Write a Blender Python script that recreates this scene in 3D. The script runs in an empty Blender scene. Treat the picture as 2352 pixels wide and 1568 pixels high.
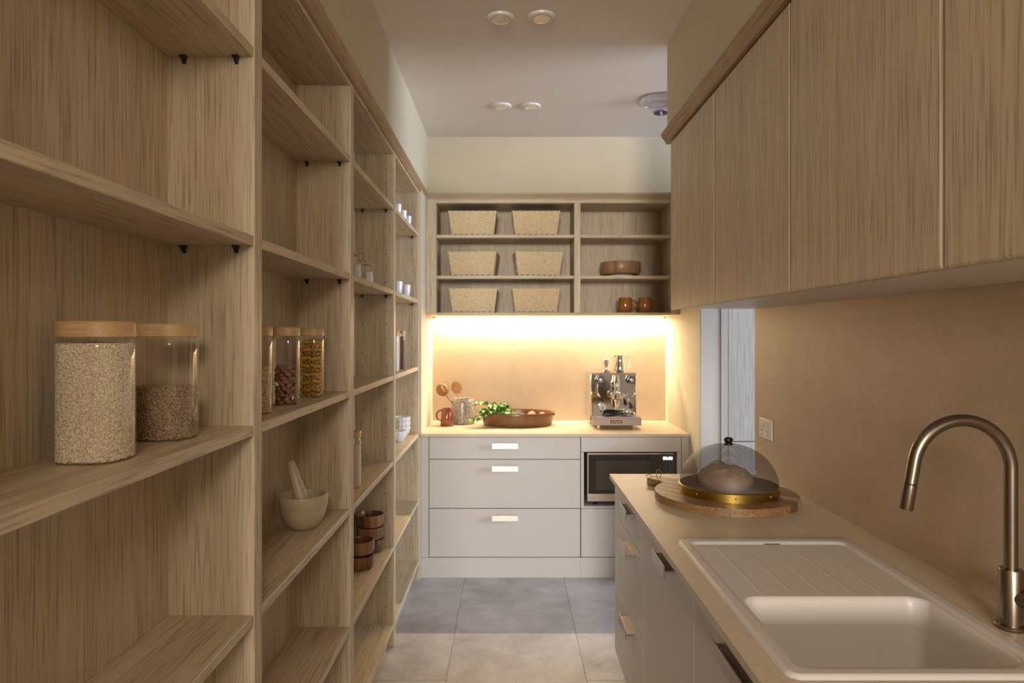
import bpy, bmesh, math, random
from mathutils import Vector, Matrix, Euler
random.seed(7)
R = math.radians
PI = math.pi
SC = bpy.context.scene
COL = SC.collection

# ------------------------------------------------------------------ camera
cam_d = bpy.data.cameras.new('camera')
cam_d.lens = 24.0
cam_d.sensor_width = 36.0
cam_d.sensor_fit = 'HORIZONTAL'
cam_d.shift_x = 8.0 / 2352.0
cam_d.shift_y = -16.0 / 2352.0
cam_d.clip_start = 0.02
cam_d.dof.use_dof = True
cam_d.dof.focus_distance = 1.6
cam_d.dof.aperture_fstop = 6.3
cam = bpy.data.objects.new('camera', cam_d)
cam.location = (0, 0, 1.55)
cam.rotation_euler = (R(90), 0, 0)
COL.objects.link(cam)
SC.camera = cam

# ------------------------------------------------------------------ world, lights, exposure
w = bpy.data.worlds.new('world')
SC.world = w
w.use_nodes = True
w.node_tree.nodes['Background'].inputs[0].default_value = (1.0, 0.94, 0.82, 1)
w.node_tree.nodes['Background'].inputs[1].default_value = 0.30

def area(name, loc, rot, sx, sy, power, color):
    l = bpy.data.lights.new(name, 'AREA')
    l.shape = 'RECTANGLE'
    l.size, l.size_y = sx, sy
    l.energy = power
    l.color = color
    o = bpy.data.objects.new(name, l)
    o.location = loc
    o.rotation_euler = rot
    COL.objects.link(o)
    return o
# warm LED tape under the far wall cabinet
area('led_tape_light', (0.30, 4.974, 1.668), (0, 0, 0), 1.64, 0.010, 30.0, (1.0, 0.83, 0.56))
# ceiling lamp of the kitchen behind the camera
area('kitchen_lamp_light', (0.22, -1.3, 2.35), (R(72), 0, R(6)), 0.5, 0.4, 19.0, (1.0, 0.88, 0.70))
# far windows of the kitchen behind the camera
area('kitchen_window_light', (-0.70, -10.0, 2.4), (R(90), 0, R(-4)), 1.7, 1.6, 640.0, (1.0, 0.94, 0.86))
# window of the room beyond the opening on the right
area('side_room_window_light', (6.0, 2.5, 1.75), (R(90), 0, R(75)), 2.0, 2.0, 330.0, (0.70, 0.83, 1.0))

SC.view_settings.view_transform = 'Standard'
SC.view_settings.look = 'None'
SC.view_settings.exposure = 0.18
SC.view_settings.gamma = 1.0
SC.view_settings.use_curve_mapping = False

# ------------------------------------------------------------------ materials
def newmat(name):
    m = bpy.data.materials.new(name)
    m.use_nodes = True
    nt = m.node_tree
    return m, nt, nt.nodes['Principled BSDF']

def N(nt, t, **kw):
    n = nt.nodes.new(t)
    for k, v in kw.items():
        setattr(n, k, v)
    return n

def rgb(c):
    return (c[0], c[1], c[2], 1.0)

def ramp(nt, stops):
    n = N(nt, 'ShaderNodeValToRGB')
    cr = n.color_ramp
    while len(cr.elements) < len(stops):
        cr.elements.new(0.5)
    for e, (p, c) in zip(cr.elements, stops):
        e.position = p
        e.color = rgb(c) if len(c) == 3 else c
    return n

def coords(nt, rnd=True, scale=(1, 1, 1), rot=(0, 0, 0)):
    tc = N(nt, 'ShaderNodeTexCoord')
    out = tc.outputs['Object']
    if rnd:
        oi = N(nt, 'ShaderNodeObjectInfo')
        mul = N(nt, 'ShaderNodeVectorMath', operation='MULTIPLY')
        comb = N(nt, 'ShaderNodeCombineXYZ')
        for i in range(3):
            nt.links.new(oi.outputs['Random'], comb.inputs[i])
        nt.links.new(comb.outputs[0], mul.inputs[0])
        mul.inputs[1].default_value = (3.7, 5.3, 4.1)
        add = N(nt, 'ShaderNodeVectorMath', operation='ADD')
        nt.links.new(out, add.inputs[0])
        nt.links.new(mul.outputs[0], add.inputs[1])
        out = add.outputs[0]
    mp = N(nt, 'ShaderNodeMapping')
    mp.inputs['Scale'].default_value = scale
    mp.inputs['Rotation'].default_value = rot
    nt.links.new(out, mp.inputs[0])
    return mp.outputs[0]

def noise(nt, vec, scale=1.0, detail=4.0, rough=0.55, dist=0.0):
    n = N(nt, 'ShaderNodeTexNoise')
    n.inputs['Scale'].default_value = scale
    n.inputs['Detail'].default_value = detail
    n.inputs['Roughness'].default_value = rough
    n.inputs['Distortion'].default_value = dist
    nt.links.new(vec, n.inputs['Vector'])
    return n.outputs['Fac']

def mixc(nt, fac, a, b, mode='MIX'):
    n = N(nt, 'ShaderNodeMix', data_type='RGBA', blend_type=mode)
    for sock, v in ((n.inputs[0], fac), (n.inputs[6], a), (n.inputs[7], b)):
        if hasattr(v, 'is_linked') or hasattr(v, 'links'):
            nt.links.new(v, sock)
        elif isinstance(v, (int, float)):
            sock.default_value = v
        else:
            sock.default_value = rgb(v)
    return n.outputs[2]

def bump(nt, bsdf, h, strength=0.1, dist=0.01):
    b = N(nt, 'ShaderNodeBump')
    b.inputs['Strength'].default_value = strength
    b.inputs['Distance'].default_value = dist
    nt.links.new(h, b.inputs['Height'])
    nt.links.new(b.outputs[0], bsdf.inputs['Normal'])

def plain(name, c, rough=0.5, metal=0.0, coat=0.0, var=0.0):
    m, nt, b = newmat(name)
    b.inputs['Base Color'].default_value = rgb(c)
    b.inputs['Roughness'].default_value = rough
    b.inputs['Metallic'].default_value = metal
    b.inputs['Coat Weight'].default_value = coat
    v = coords(nt)
    f = noise(nt, v, 9.0, 3.0)
    d = var if var else 0.04
    c0 = tuple(x * (1 - d) for x in c)
    c1 = tuple(min(1, x * (1 + d)) for x in c)
    r = ramp(nt, [(0.3, c0), (0.7, c1)])
    nt.links.new(f, r.inputs[0])
    nt.links.new(r.outputs[0], b.inputs['Base Color'])
    return m

def wood(name, axis, dark, mid, light, rough=0.45, wide=1.0, grain=0.5, bumps=0.12):
    """oak veneer: grain runs along axis ('x','y','z')"""
    m, nt, b = newmat(name)
    def sc(al, ac):
        s = [ac, ac, ac]
        s['xyz'.index(axis)] = al
        return tuple(s)
    v1 = coords(nt, True, sc(0.55, 5.0 * wide))
    v2 = coords(nt, True, sc(1.6, 55.0 * wide))
    v3 = coords(nt, True, sc(6.0, 190.0 * wide))
    f1 = noise(nt, v1, 1.0, 3.0, 0.5, 0.6)
    f2 = noise(nt, v2, 1.0, 4.0, 0.6, 0.25)
    f3 = noise(nt, v3, 1.0, 2.0, 0.6)
    # cathedral figure: bands of the broad noise
    ml = N(nt, 'ShaderNodeMath', operation='MULTIPLY')
    nt.links.new(f1, ml.inputs[0]); ml.inputs[1].default_value = 26.0
    sn = N(nt, 'ShaderNodeMath', operation='SINE')
    nt.links.new(ml.outputs[0], sn.inputs[0])
    mr = N(nt, 'ShaderNodeMapRange')
    nt.links.new(sn.outputs[0], mr.inputs[0])
    mr.inputs[1].default_value = -1; mr.inputs[2].default_value = 1
    r1 = ramp(nt, [(0.25, mid), (0.75, light)])
    nt.links.new(f1, r1.inputs[0])
    c = mixc(nt, 0.0, r1.outputs[0], dark)
    # figure
    k1 = N(nt, 'ShaderNodeMath', operation='MULTIPLY')
    nt.links.new(mr.outputs[0], k1.inputs[0]); k1.inputs[1].default_value = 0.30 * grain
    c = mixc(nt, k1.outputs[0], c, dark)
    rr = ramp(nt, [(0.45, (0, 0, 0)), (0.72, (1, 1, 1))])
    nt.links.new(f2, rr.inputs[0])
    k2 = N(nt, 'ShaderNodeMath', operation='MULTIPLY')
    nt.links.new(rr.outputs[0], k2.inputs[0]); k2.inputs[1].default_value = 0.75 * grain
    c = mixc(nt, k2.outputs[0], c, dark)
    rp = ramp(nt, [(0.50, (0, 0, 0)), (0.68, (1, 1, 1))])
    nt.links.new(f3, rp.inputs[0])
    k3 = N(nt, 'ShaderNodeMath', operation='MULTIPLY')
    nt.links.new(rp.outputs[0], k3.inputs[0]); k3.inputs[1].default_value = 1.2 * grain
    c = mixc(nt, k3.outputs[0], c, tuple(x * 0.75 for x in dark))
    nt.links.new(c, b.inputs['Base Color'])
    b.inputs['Roughness'].default_value = rough
    bump(nt, b, f2, bumps, 0.002)
    return m

def stone(name, c0, c1, speck, rough=0.5, sc=1.0, spk=0.4, bumps=0.05, light=None, lo=0.52, hi=0.68):
    m, nt, b = newmat(name)
    v = coords(nt, False)
    f1 = noise(nt, v, 7 * sc, 6, 0.65, 0.4)
    f2 = noise(nt, v, 120 * sc, 4, 0.7)
    f3 = noise(nt, v, 330 * sc, 2, 0.6)
    r1 = ramp(nt, [(0.3, c0), (0.7, c1)])
    nt.links.new(f1, r1.inputs[0])
    rs = ramp(nt, [(lo, (0, 0, 0)), (hi, (1, 1, 1))])
    nt.links.new(f2, rs.inputs[0])
    k = N(nt, 'ShaderNodeMath', operation='MULTIPLY')
    nt.links.new(rs.outputs[0], k.inputs[0]); k.inputs[1].default_value = spk
    c = mixc(nt, k.outputs[0], r1.outputs[0], speck)
    rl = ramp(nt, [(0.55, (0, 0, 0)), (0.70, (1, 1, 1))])
    nt.links.new(f3, rl.inputs[0])
    k2 = N(nt, 'ShaderNodeMath', operation='MULTIPLY')
    nt.links.new(rl.outputs[0], k2.inputs[0]); k2.inputs[1].default_value = spk
    c = mixc(nt, k2.outputs[0], c, light or tuple(min(1, x * 1.3) for x in c1))
    nt.links.new(c, b.inputs['Base Color'])
    b.inputs['Roughness'].default_value = rough
    bump(nt, b, f2, bumps, 0.002)
    return m

OAK_D, OAK_M, OAK_L = (0.31, 0.236, 0.15), (0.57, 0.455, 0.305), (0.66, 0.54, 0.375)
M = {}
for ax in 'xyz':
    M['oak_' + ax] = wood('oak_' + ax, ax, OAK_D, OAK_M, OAK_L)
M['cornice_y'] = wood('cornice_oak_y', 'y', (0.24, 0.145, 0.075), (0.40, 0.26, 0.145), (0.46, 0.31, 0.18), grain=0.5)
M['cornice_x'] = wood('cornice_oak_x', 'x', (0.27, 0.19, 0.12), (0.42, 0.31, 0.20), (0.48, 0.37, 0.25), grain=0.4)
M['whitewash'] = wood('whitewashed_wood', 'z', (0.40, 0.37, 0.35), (0.58, 0.55, 0.52), (0.64, 0.61, 0.58), grain=0.5)
M['beech'] = wood('beech', 'x', (0.42, 0.23, 0.10), (0.60, 0.37, 0.18), (0.68, 0.44, 0.23), rough=0.4, wide=3, grain=0.4)
M['acacia'] = wood('acacia', 'z', (0.085, 0.034, 0.012), (0.21, 0.095, 0.036), (0.32, 0.16, 0.068), rough=0.3, wide=2.2, grain=0.5)
def staved(name, n):
    m = M['acacia'].copy(); m.name = name
    nt = m.node_tree; b = nt.nodes['Principled BSDF']
    tc = N(nt, 'ShaderNodeTexCoord'); sp = N(nt, 'ShaderNodeSeparateXYZ'); nt.links.new(tc.outputs['Object'], sp.inputs[0])
    at = N(nt, 'ShaderNodeMath', operation='ARCTAN2'); nt.links.new(sp.outputs[1], at.inputs[0]); nt.links.new(sp.outputs[0], at.inputs[1])
    mu = N(nt, 'ShaderNodeMath', operation='MULTIPLY'); mu.inputs[1].default_value = n / (2 * PI); nt.links.new(at.outputs[0], mu.inputs[0])
    fl_ = N(nt, 'ShaderNodeMath', operation='FLOOR'); nt.links.new(mu.outputs[0], fl_.inputs[0])
    wn = N(nt, 'ShaderNodeTexWhiteNoise', noise_dimensions='1D'); nt.links.new(fl_.outputs[0], wn.inputs['W'])
    mr = N(nt, 'ShaderNodeMapRange'); mr.inputs[3].default_value = 0.55; mr.inputs[4].default_value = 1.7
    nt.links.new(wn.outputs['Value'], mr.inputs[0])
    hs = N(nt, 'ShaderNodeHueSaturation'); nt.links.new(mr.outputs[0], hs.inputs['Value'])
    src = b.inputs['Base Color'].links[0].from_socket
    nt.links.new(src, hs.inputs['Color']); nt.links.new(hs.outputs[0], b.inputs['Base Color'])
    return m
M['staved'] = staved('staved_acacia', 14)
M['acacia'] = wood('light_acacia', 'z', (0.18, 0.075, 0.028), (0.43, 0.215, 0.09), (0.58, 0.33, 0.16), rough=0.35, wide=2.2, grain=0.5)
M['staved_light'] = staved('staved_light_acacia', 9)
M['tray_wood'] = wood('tray_wood', 'x', (0.07, 0.028, 0.010), (0.18, 0.078, 0.028), (0.26, 0.12, 0.045), rough=0.25, wide=1.2, grain=0.6)
M['board'] = wood('board_wood', 'y', (0.10, 0.045, 0.016), (0.32, 0.17, 0.068), (0.44, 0.26, 0.115), rough=0.42, wide=1.0, grain=0.55)
M['spoon'] = wood('spoon_wood', 'z', (0.38, 0.16, 0.045), (0.60, 0.30, 0.10), (0.66, 0.36, 0.14), rough=0.4, wide=4, grain=0.4)
M['spoon_dark'] = wood('dark_spoon_wood', 'z', (0.14, 0.05, 0.02), (0.30, 0.13, 0.045), (0.36, 0.17, 0.06), rough=0.4, wide=4, grain=0.4)
M['cream'] = plain('cream_wall_paint', (0.60, 0.525, 0.39), 0.7, var=0.015)
M['ceil'] = plain('white_ceiling_paint', (0.74, 0.685, 0.65), 0.8, var=0.01)
M['greige'] = plain('greige_cabinet_paint', (0.60, 0.56, 0.53), 0.42, var=0.01)
M['white'] = plain('white_laminate', (0.70, 0.66, 0.62), 0.4, var=0.01)
M['jamb'] = plain('pale_wall_paint', (0.52, 0.485, 0.455), 0.6, var=0.01)
M['sink'] = plain('white_composite', (0.67, 0.615, 0.575), 0.35, var=0.01)
M['plastic_white'] = plain('white_plastic', (0.72, 0.66, 0.60), 0.35)
M['black'] = plain('black_plastic', (0.012, 0.011, 0.010), 0.35)
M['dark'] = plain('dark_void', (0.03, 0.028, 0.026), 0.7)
M['chrome'] = plain('chrome', (0.66, 0.645, 0.63), 0.06, 1.0)
M['chrome_soft'] = plain('polished_steel', (0.74, 0.70, 0.66), 0.16, 1.0)
M['lamp_reflector'] = plain('satin_reflector', (0.92, 0.90, 0.88), 0.22, 1.0)
M['steel'] = plain('brushed_steel', (0.62, 0.57, 0.52), 0.32, 1.0)
M['nickel'] = plain('brushed_nickel', (0.29, 0.235, 0.18), 0.30, 1.0)
M['handle'] = plain('satin_handle_dim', (0.36, 0.31, 0.27), 0.30, 1.0)  # right-hand pulls: dim reflections put into the colour of the satin finish
M['handle_lit'] = plain('satin_handle_lit', (0.80, 0.77, 0.72), 0.32, 1.0)  # same finish on the far drawers, paled for the light it reflects
M['brass'] = plain('aged_brass', (0.44, 0.285, 0.06), 0.33, 1.0)
M['brass_bright'] = plain('brass_rivet', (0.75, 0.52, 0.18), 0.25, 1.0)
M['ceramic'] = plain('white_ceramic', (0.72, 0.70, 0.70), 0.3, coat=0.3)
M['amber'] = plain('amber_glaze', (0.30, 0.105, 0.012), 0.12, coat=0.6, var=0.15)
M['rust'] = plain('rust_glaze', (0.22, 0.045, 0.010), 0.12, coat=0.6, var=0.12)
M['marble'] = stone('beige_marble', (0.50, 0.405, 0.275), (0.61, 0.505, 0.36), (0.38, 0.285, 0.18), 0.38, 4.0, 0.35, 0.02)
M['crock'] = stone('speckled_stoneware', (0.34, 0.30, 0.26), (0.42, 0.37, 0.32), (0.03, 0.02, 0.015), 0.22, 0.75, 1.0, 0.02, light=(0.42, 0.37, 0.32), lo=0.55, hi=0.60)
M['splash'] = stone('tan_stone_panel', (0.48, 0.37, 0.25), (0.55, 0.43, 0.30), (0.31, 0.22, 0.135), 0.48, 1.0, 0.35, 0.10)
M['top'] = stone('beige_stone_worktop', (0.60, 0.485, 0.355), (0.66, 0.545, 0.405), (0.42, 0.31, 0.20), 0.40, 1.2, 0.5, 0.03)
M['tile'] = stone('stone_floor_tile', (0.29, 0.27, 0.275), (0.56, 0.53, 0.535), (0.30, 0.26, 0.24), 0.42, 0.55, 0.4, 0.06)
M['grout'] = plain('grout', (0.50, 0.45, 0.41), 0.8)
M['potato'] = plain('pink_potato_skin', (0.55, 0.14, 0.10), 0.4, var=0.35)
M['leaf'] = plain('herb_leaf', (0.10, 0.24, 0.035), 0.38, var=0.5)
M['stem'] = plain('herb_stem', (0.28, 0.36, 0.10), 0.5)
def grains(name, stops, rough=0.5):
    m, nt, b = newmat(name)
    ge = N(nt, 'ShaderNodeNewGeometry')
    r = ramp(nt, stops)
    nt.links.new(ge.outputs['Random Per Island'], r.inputs[0])
    nt.links.new(r.outputs[0], b.inputs['Base Color'])
    b.inputs['Roughness'].default_value = rough
    return m
M['rice'] = grains('rice_grain', [(0.0, (0.60, 0.46, 0.30)), (0.35, (0.80, 0.68, 0.50)), (0.85, (0.86, 0.76, 0.60)), (1.0, (0.93, 0.87, 0.76))])
M['rice_fill'] = stone('rice_mass', (0.56, 0.44, 0.29), (0.66, 0.53, 0.37), (0.34, 0.23, 0.13), 0.6, 1.6, 0.6, 0.3)
M['quinoa'] = grains('seed_grain', [(0.0, (0.10, 0.05, 0.03)), (0.3, (0.26, 0.15, 0.08)), (0.55, (0.50, 0.36, 0.22)), (1.0, (0.68, 0.53, 0.36))])
M['quinoa_fill'] = stone('seed_mass', (0.20, 0.13, 0.075), (0.40, 0.28, 0.17), (0.10, 0.06, 0.035), 0.6, 2.5, 0.7, 0.3)
M['pine'] = grains('pine_nut', [(0.0, (0.50, 0.33, 0.16)), (0.5, (0.68, 0.50, 0.29)), (1.0, (0.78, 0.62, 0.40))])
M['pine_fill'] = plain('pine_nut_mass', (0.36, 0.24, 0.12), 0.6, var=0.3)
M['salt'] = plain('white_powder', (0.80, 0.78, 0.76), 0.7)
M['pepper'] = stone('peppercorn_mass', (0.05, 0.03, 0.025), (0.14, 0.09, 0.06), (0.30, 0.22, 0.15), 0.6, 3.0, 0.6, 0.3)
M['almond'] = plain('almond_skin', (0.23, 0.10, 0.045), 0.5, var=0.3)
M['almond_cut'] = plain('blanched_almond', (0.75, 0.66, 0.50), 0.5)
M['pasta'] = plain('pasta', (0.56, 0.31, 0.035), 0.45, var=0.12)
def wicker():
    m, nt, b = newmat('pale_paper_wicker')
    v = coords(nt, True, (90, 90, 160))
    f = noise(nt, v, 1.0, 3.0, 0.6)
    r = ramp(nt, [(0.3, (0.50, 0.38, 0.22)), (0.42, (0.74, 0.59, 0.38)), (0.75, (0.84, 0.70, 0.48))])
    nt.links.new(f, r.inputs[0]); nt.links.new(r.outputs[0], b.inputs['Base Color'])
    b.inputs['Roughness'].default_value = 0.65
    return m
M['wicker'] = wicker()
M['leather'] = plain('leather_thong', (0.24, 0.12, 0.06), 0.6)
M['badge'] = plain('maroon_badge', (0.16, 0.012, 0.020), 0.3)
M['print_white'] = plain('white_print', (0.75, 0.70, 0.68), 0.4)
M['print_grey'] = plain('grey_print', (0.12, 0.10, 0.09), 0.5)
M['mw_glass'] = plain('black_oven_glass', (0.010, 0.008, 0.007), 0.08, coat=0.5)
M['mw_window'] = plain('oven_window_screen', (0.055, 0.042, 0.034), 0.15, coat=0.3)
M['mw_steel'] = plain('pinkish_steel', (0.56, 0.47, 0.42), 0.32, 0.9)
M['tray_steel'] = plain('satin_brown_steel', (0.27, 0.22, 0.185), 0.42, 0.9)
M['navy'] = plain('navy_badge', (0.02, 0.02, 0.08), 0.35)
M['lilac'] = plain('lilac_ring', (0.42, 0.34, 0.62), 0.4)
M['bread_crust'] = stone('bread_crust', (0.34, 0.19, 0.10), (0.50, 0.32, 0.18), (0.66, 0.54, 0.38), 0.8, 0.35, 0.6, 0.4)
M['flour'] = plain('floured_crust', (0.50, 0.38, 0.25), 0.9, var=0.2)
M['gauge'] = plain('gauge_face', (0.60, 0.62, 0.62), 0.3)

def emis(name, c, s):
    m, nt, b = newmat(name)
    b.inputs['Base Color'].default_value = rgb(c)
    b.inputs['Emission Color'].default_value = rgb(c)
    b.inputs['Emission Strength'].default_value = s
    return m
M['led'] = emis('led_diffuser', (1.0, 0.72, 0.42), 12.0)
M['digits'] = emis('display_digits', (0.85, 0.90, 1.0), 3.0)

def glass(name, tint=(0.993, 0.993, 0.99), ior=1.42, rough=0.02):
    m, nt, b = newmat(name)
    nt.nodes.remove(b)
    out = nt.nodes['Material Output']
    tr = N(nt, 'ShaderNodeBsdfTransparent'); tr.inputs[0].default_value = rgb(tint)
    gl = N(nt, 'ShaderNodeBsdfGlossy'); gl.inputs['Roughness'].default_value = rough
    gl.inputs[0].default_value = (1, 1, 1, 1)
    lw = N(nt, 'ShaderNodeLayerWeight'); lw.inputs['Blend'].default_value = 0.5
    pw = N(nt, 'ShaderNodeMath', operation='POWER'); pw.inputs[1].default_value = 4.5
    nt.links.new(lw.outputs['Facing'], pw.inputs[0])
    fr = N(nt, 'ShaderNodeMapRange'); fr.inputs[3].default_value = 0.045; fr.inputs[4].default_value = 0.85
    nt.links.new(pw.outputs[0], fr.inputs[0])
    mx = N(nt, 'ShaderNodeMixShader')
    nt.links.new(fr.outputs[0], mx.inputs[0])
    nt.links.new(tr.outputs[0], mx.inputs[1]); nt.links.new(gl.outputs[0], mx.inputs[2])
    nt.links.new(mx.outputs[0], out.inputs[0])
    return m
M['glass'] = glass('clear_glass')
M['dome_plastic'] = glass('clear_lilac_plastic', (0.93, 0.91, 0.95), 1.5, 0.05)

def mesh_wire():
    m, nt, b = newmat('fine_wire_mesh')
    out = nt.nodes['Material Output']
    b.inputs['Base Color'].default_value = (0.19, 0.165, 0.15, 1)
    b.inputs['Metallic'].default_value = 0.6
    b.inputs['Roughness'].default_value = 0.5
    uv = N(nt, 'ShaderNodeTexCoord')
    sp = N(nt, 'ShaderNodeSeparateXYZ')
    nt.links.new(uv.outputs['UV'], sp.inputs[0])
    fs = []
    for i, k in ((0, 290.0), (1, 74.0)):
        mu = N(nt, 'ShaderNodeMath', operation='MULTIPLY'); mu.inputs[1].default_value = k
        nt.links.new(sp.outputs[i], mu.inputs[0])
        fr = N(nt, 'ShaderNodeMath', operation='FRACT'); nt.links.new(mu.outputs[0], fr.inputs[0])
        lt = N(nt, 'ShaderNodeMath', operation='LESS_THAN'); lt.inputs[1].default_value = 0.24
        nt.links.new(fr.outputs[0], lt.inputs[0])
        fs.append(lt.outputs[0])
    mx = N(nt, 'ShaderNodeMath', operation='MAXIMUM')
    nt.links.new(fs[0], mx.inputs[0]); nt.links.new(fs[1], mx.inputs[1])
    tr = N(nt, 'ShaderNodeBsdfTransparent')
    ms = N(nt, 'ShaderNodeMixShader')
    nt.links.new(mx.outputs[0], ms.inputs[0])
    nt.links.new(tr.outputs[0], ms.inputs[1]); nt.links.new(b.outputs[0], ms.inputs[2])
    nt.links.new(ms.outputs[0], out.inputs[0])
    return m
M['wire'] = mesh_wire()

# ------------------------------------------------------------------ geometry helpers (all in world coordinates)
class G:
    def __init__(self):
        self.v = []; self.f = []
    def add(self, vs, fs):
        o = len(self.v)
        self.v += [tuple(p) for p in vs]
        self.f += [tuple(i + o for i in q) for q in fs]
        return self
    def box(self, x0, x1, y0, y1, z0, z1, b=0.0):
        x0, x1 = min(x0, x1), max(x0, x1); y0, y1 = min(y0, y1), max(y0, y1); z0, z1 = min(z0, z1), max(z0, z1)
        if b <= 0:
            vs = [(x, y, z) for z in (z0, z1) for y in (y0, y1) for x in (x0, x1)]
            fs = [(0, 2, 3, 1), (4, 5, 7, 6), (0, 1, 5, 4), (2, 6, 7, 3), (0, 4, 6, 2), (1, 3, 7, 5)]
            return self.add(vs, fs)
        bm = bmesh.new()
        bmesh.ops.create_cube(bm, size=1.0)
        for v in bm.verts:
            v.co = Vector(((x0 + x1) / 2 + v.co.x * (x1 - x0), (y0 + y1) / 2 + v.co.y * (y1 - y0), (z0 + z1) / 2 + v.co.z * (z1 - z0)))
        bmesh.ops.bevel(bm, geom=bm.edges[:], offset=b, segments=1 if b < 0.004 else 2, affect='EDGES', profile=0.5)
        bm.verts.index_update()
        self.add([v.co[:] for v in bm.verts], [[v.index for v in f.verts] for f in bm.faces])
        bm.free()
        return self
    def lathe(self, c, prof, seg=32, sx=1.0, sy=1.0, n=2.0, closed=False):
        """profile [(r,z)] spun around the vertical through c; n>2 squares it off"""
        cx, cy, cz = c
        vs = []
        for (r, z) in prof:
            for k in range(seg):
                a = 2 * PI * k / seg
                ca, sa = math.cos(a), math.sin(a)
                q = (abs(ca) ** n + abs(sa) ** n) ** (-1.0 / n)
                vs.append((cx + r * sx * q * ca, cy + r * sy * q * sa, cz + z))
        fs = []
        m = len(prof)
        for i in range(m if closed else m - 1):
            j = (i + 1) % m
            for k in range(seg):
                l = (k + 1) % seg
                fs.append((i * seg + k, i * seg + l, j * seg + l, j * seg + k))
        if not closed:
            if prof[0][0] > 1e-6: fs.append(tuple(range(seg - 1, -1, -1)))
            if prof[-1][0] > 1e-6: fs.append(tuple((m - 1) * seg + k for k in range(seg)))
        return self.add(vs, fs)
    def tube(self, pts, rad, seg=16, caps=True):
        pts = [Vector(p) for p in pts]
        if isinstance(rad, (int, float)): rad = [rad] * len(pts)
        vs = []; prev = None
        for i, p in enumerate(pts):
            t = (pts[min(i + 1, len(pts) - 1)] - pts[max(i - 1, 0)]).normalized()
            if prev is None:
                u = t.orthogonal().normalized()
            else:
                u = (prev - t * prev.dot(t)).normalized()
            prev = u
            v = t.cross(u)
            for k in range(seg):
                a = 2 * PI * k / seg
                vs.append(p + (u * math.cos(a) + v * math.sin(a)) * rad[i])
        fs = []
        for i in range(len(pts) - 1):
            for k in range(seg):
                l = (k + 1) % seg
                fs.append((i * seg + k, i * seg + l, (i + 1) * seg + l, (i + 1) * seg + k))
        if caps:
            fs.append(tuple(range(seg - 1, -1, -1)))
            fs.append(tuple((len(pts) - 1) * seg + k for k in range(seg)))
        return self.add(vs, fs)
    def prism(self, poly, axis, a, b):
        """poly in the two remaining axes (x,z)/(y,z)/(x,y), extruded along axis from a to b"""
        n = len(poly)
        def mk(p, t):
            return {'x': (t, p[0], p[1]), 'y': (p[0], t, p[1]), 'z': (p[0], p[1], t)}[axis]
        vs = [mk(p, a) for p in poly] + [mk(p, b) for p in poly]
        fs = [tuple(range(n)), tuple(range(2 * n - 1, n - 1, -1))]
        fs += [(i, (i + 1) % n, n + (i + 1) % n, n + i) for i in range(n)]
        return self.add(vs, fs)
    def ellipsoid(self, c, r, seg=16, rings=10, fn=None, rot=None):
        vs = []; fs = []
        for i in range(rings + 1):
            th = PI * i / rings
            for k in range(seg):
                a = 2 * PI * k / seg
                d = Vector((math.sin(th) * math.cos(a), math.sin(th) * math.sin(a), math.cos(th)))
                s = fn(d) if fn else 1.0
                p = Vector((d.x * r[0] * s, d.y * r[1] * s, d.z * r[2] * s))
                if rot: p = rot @ p
                vs.append(Vector(c) + p)
        for i in range(rings):
            for k in range(seg):
                l = (k + 1) % seg
                fs.append((i * seg + k, (i + 1) * seg + k, (i + 1) * seg + l, i * seg + l))
        return self.add(vs, fs)

def obj(name, g, mat, root=None, smooth=None, origin=None):
    """one mesh object; child of root if given. g is in world coordinates"""
    me = bpy.data.meshes.new(name)
    if root is not None:
        o0 = Vector(root.matrix_world.translation) if root.parent is None else Vector(root.parent.location) + Vector(root.location)
    else:
        o0 = Vector(origin) if origin else Vector((0, 0, 0))
    off = o0
    me.from_pydata([(p[0] - off.x, p[1] - off.y, p[2] - off.z) for p in g.v], [], g.f)
    bm = bmesh.new(); bm.from_mesh(me)
    bmesh.ops.remove_doubles(bm, verts=bm.verts, dist=1e-6)
    bmesh.ops.recalc_face_normals(bm, faces=bm.faces)
    bm.to_mesh(me); bm.free()
    me.materials.append(mat if not isinstance(mat, str) else M[mat])
    if smooth is not None:
        me.shade_smooth()
        if smooth < 180: me.set_sharp_from_angle(angle=R(smooth))
    o = bpy.data.objects.new(name, me)
    COL.objects.link(o)
    if root is not None:
        o.parent = root
    else:
        o.location = off
    return o

def tag(o, label, cat, group=None):
    o['label'] = label; o['category'] = cat
    if group: o['group'] = group
    return o

def thing(name, label, cat, loc, group=None):
    o = bpy.data.objects.new(name, None)
    o.empty_display_size = 0.02
    COL.objects.link(o)
    o.location = loc
    o.matrix_world = Matrix.Translation(loc)
    tag(o, label, cat, group)
    return o

def struct(name, g, mat, smooth=None):
    o = obj(name, g, mat, smooth=smooth)
    o['kind'] = 'structure'
    return o

def inst(src, name, parent=None, mat4=None, mat=None):
    c = bpy.data.objects.new(name, src.data)
    COL.objects.link(c)
    if parent is not None: c.parent = parent
    if mat4 is not None: c.matrix_local = mat4
    return c

def text(name, body, size, mat, root, loc, rot, ext=0.0004, align='CENTER'):
    cu = bpy.data.curves.new('tmp_text', 'FONT')
    cu.body = body; cu.size = size; cu.extrude = ext
    cu.align_x = align; cu.align_y = 'CENTER'
    t = bpy.data.objects.new('tmp_text', cu)
    COL.objects.link(t)
    dg = bpy.context.evaluated_depsgraph_get()
    me = bpy.data.meshes.new_from_object(t.evaluated_get(dg))
    bpy.data.objects.remove(t)
    me.materials.clear(); me.materials.append(M[mat])
    o = bpy.data.objects.new(name, me)
    COL.objects.link(o)
    o.parent = root
    base = Vector(root.location) if root.parent is None else Vector(root.location) + Vector(root.parent.location)
    o.location = Vector(loc) - base
    o.rotation_euler = rot
    return o

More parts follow.
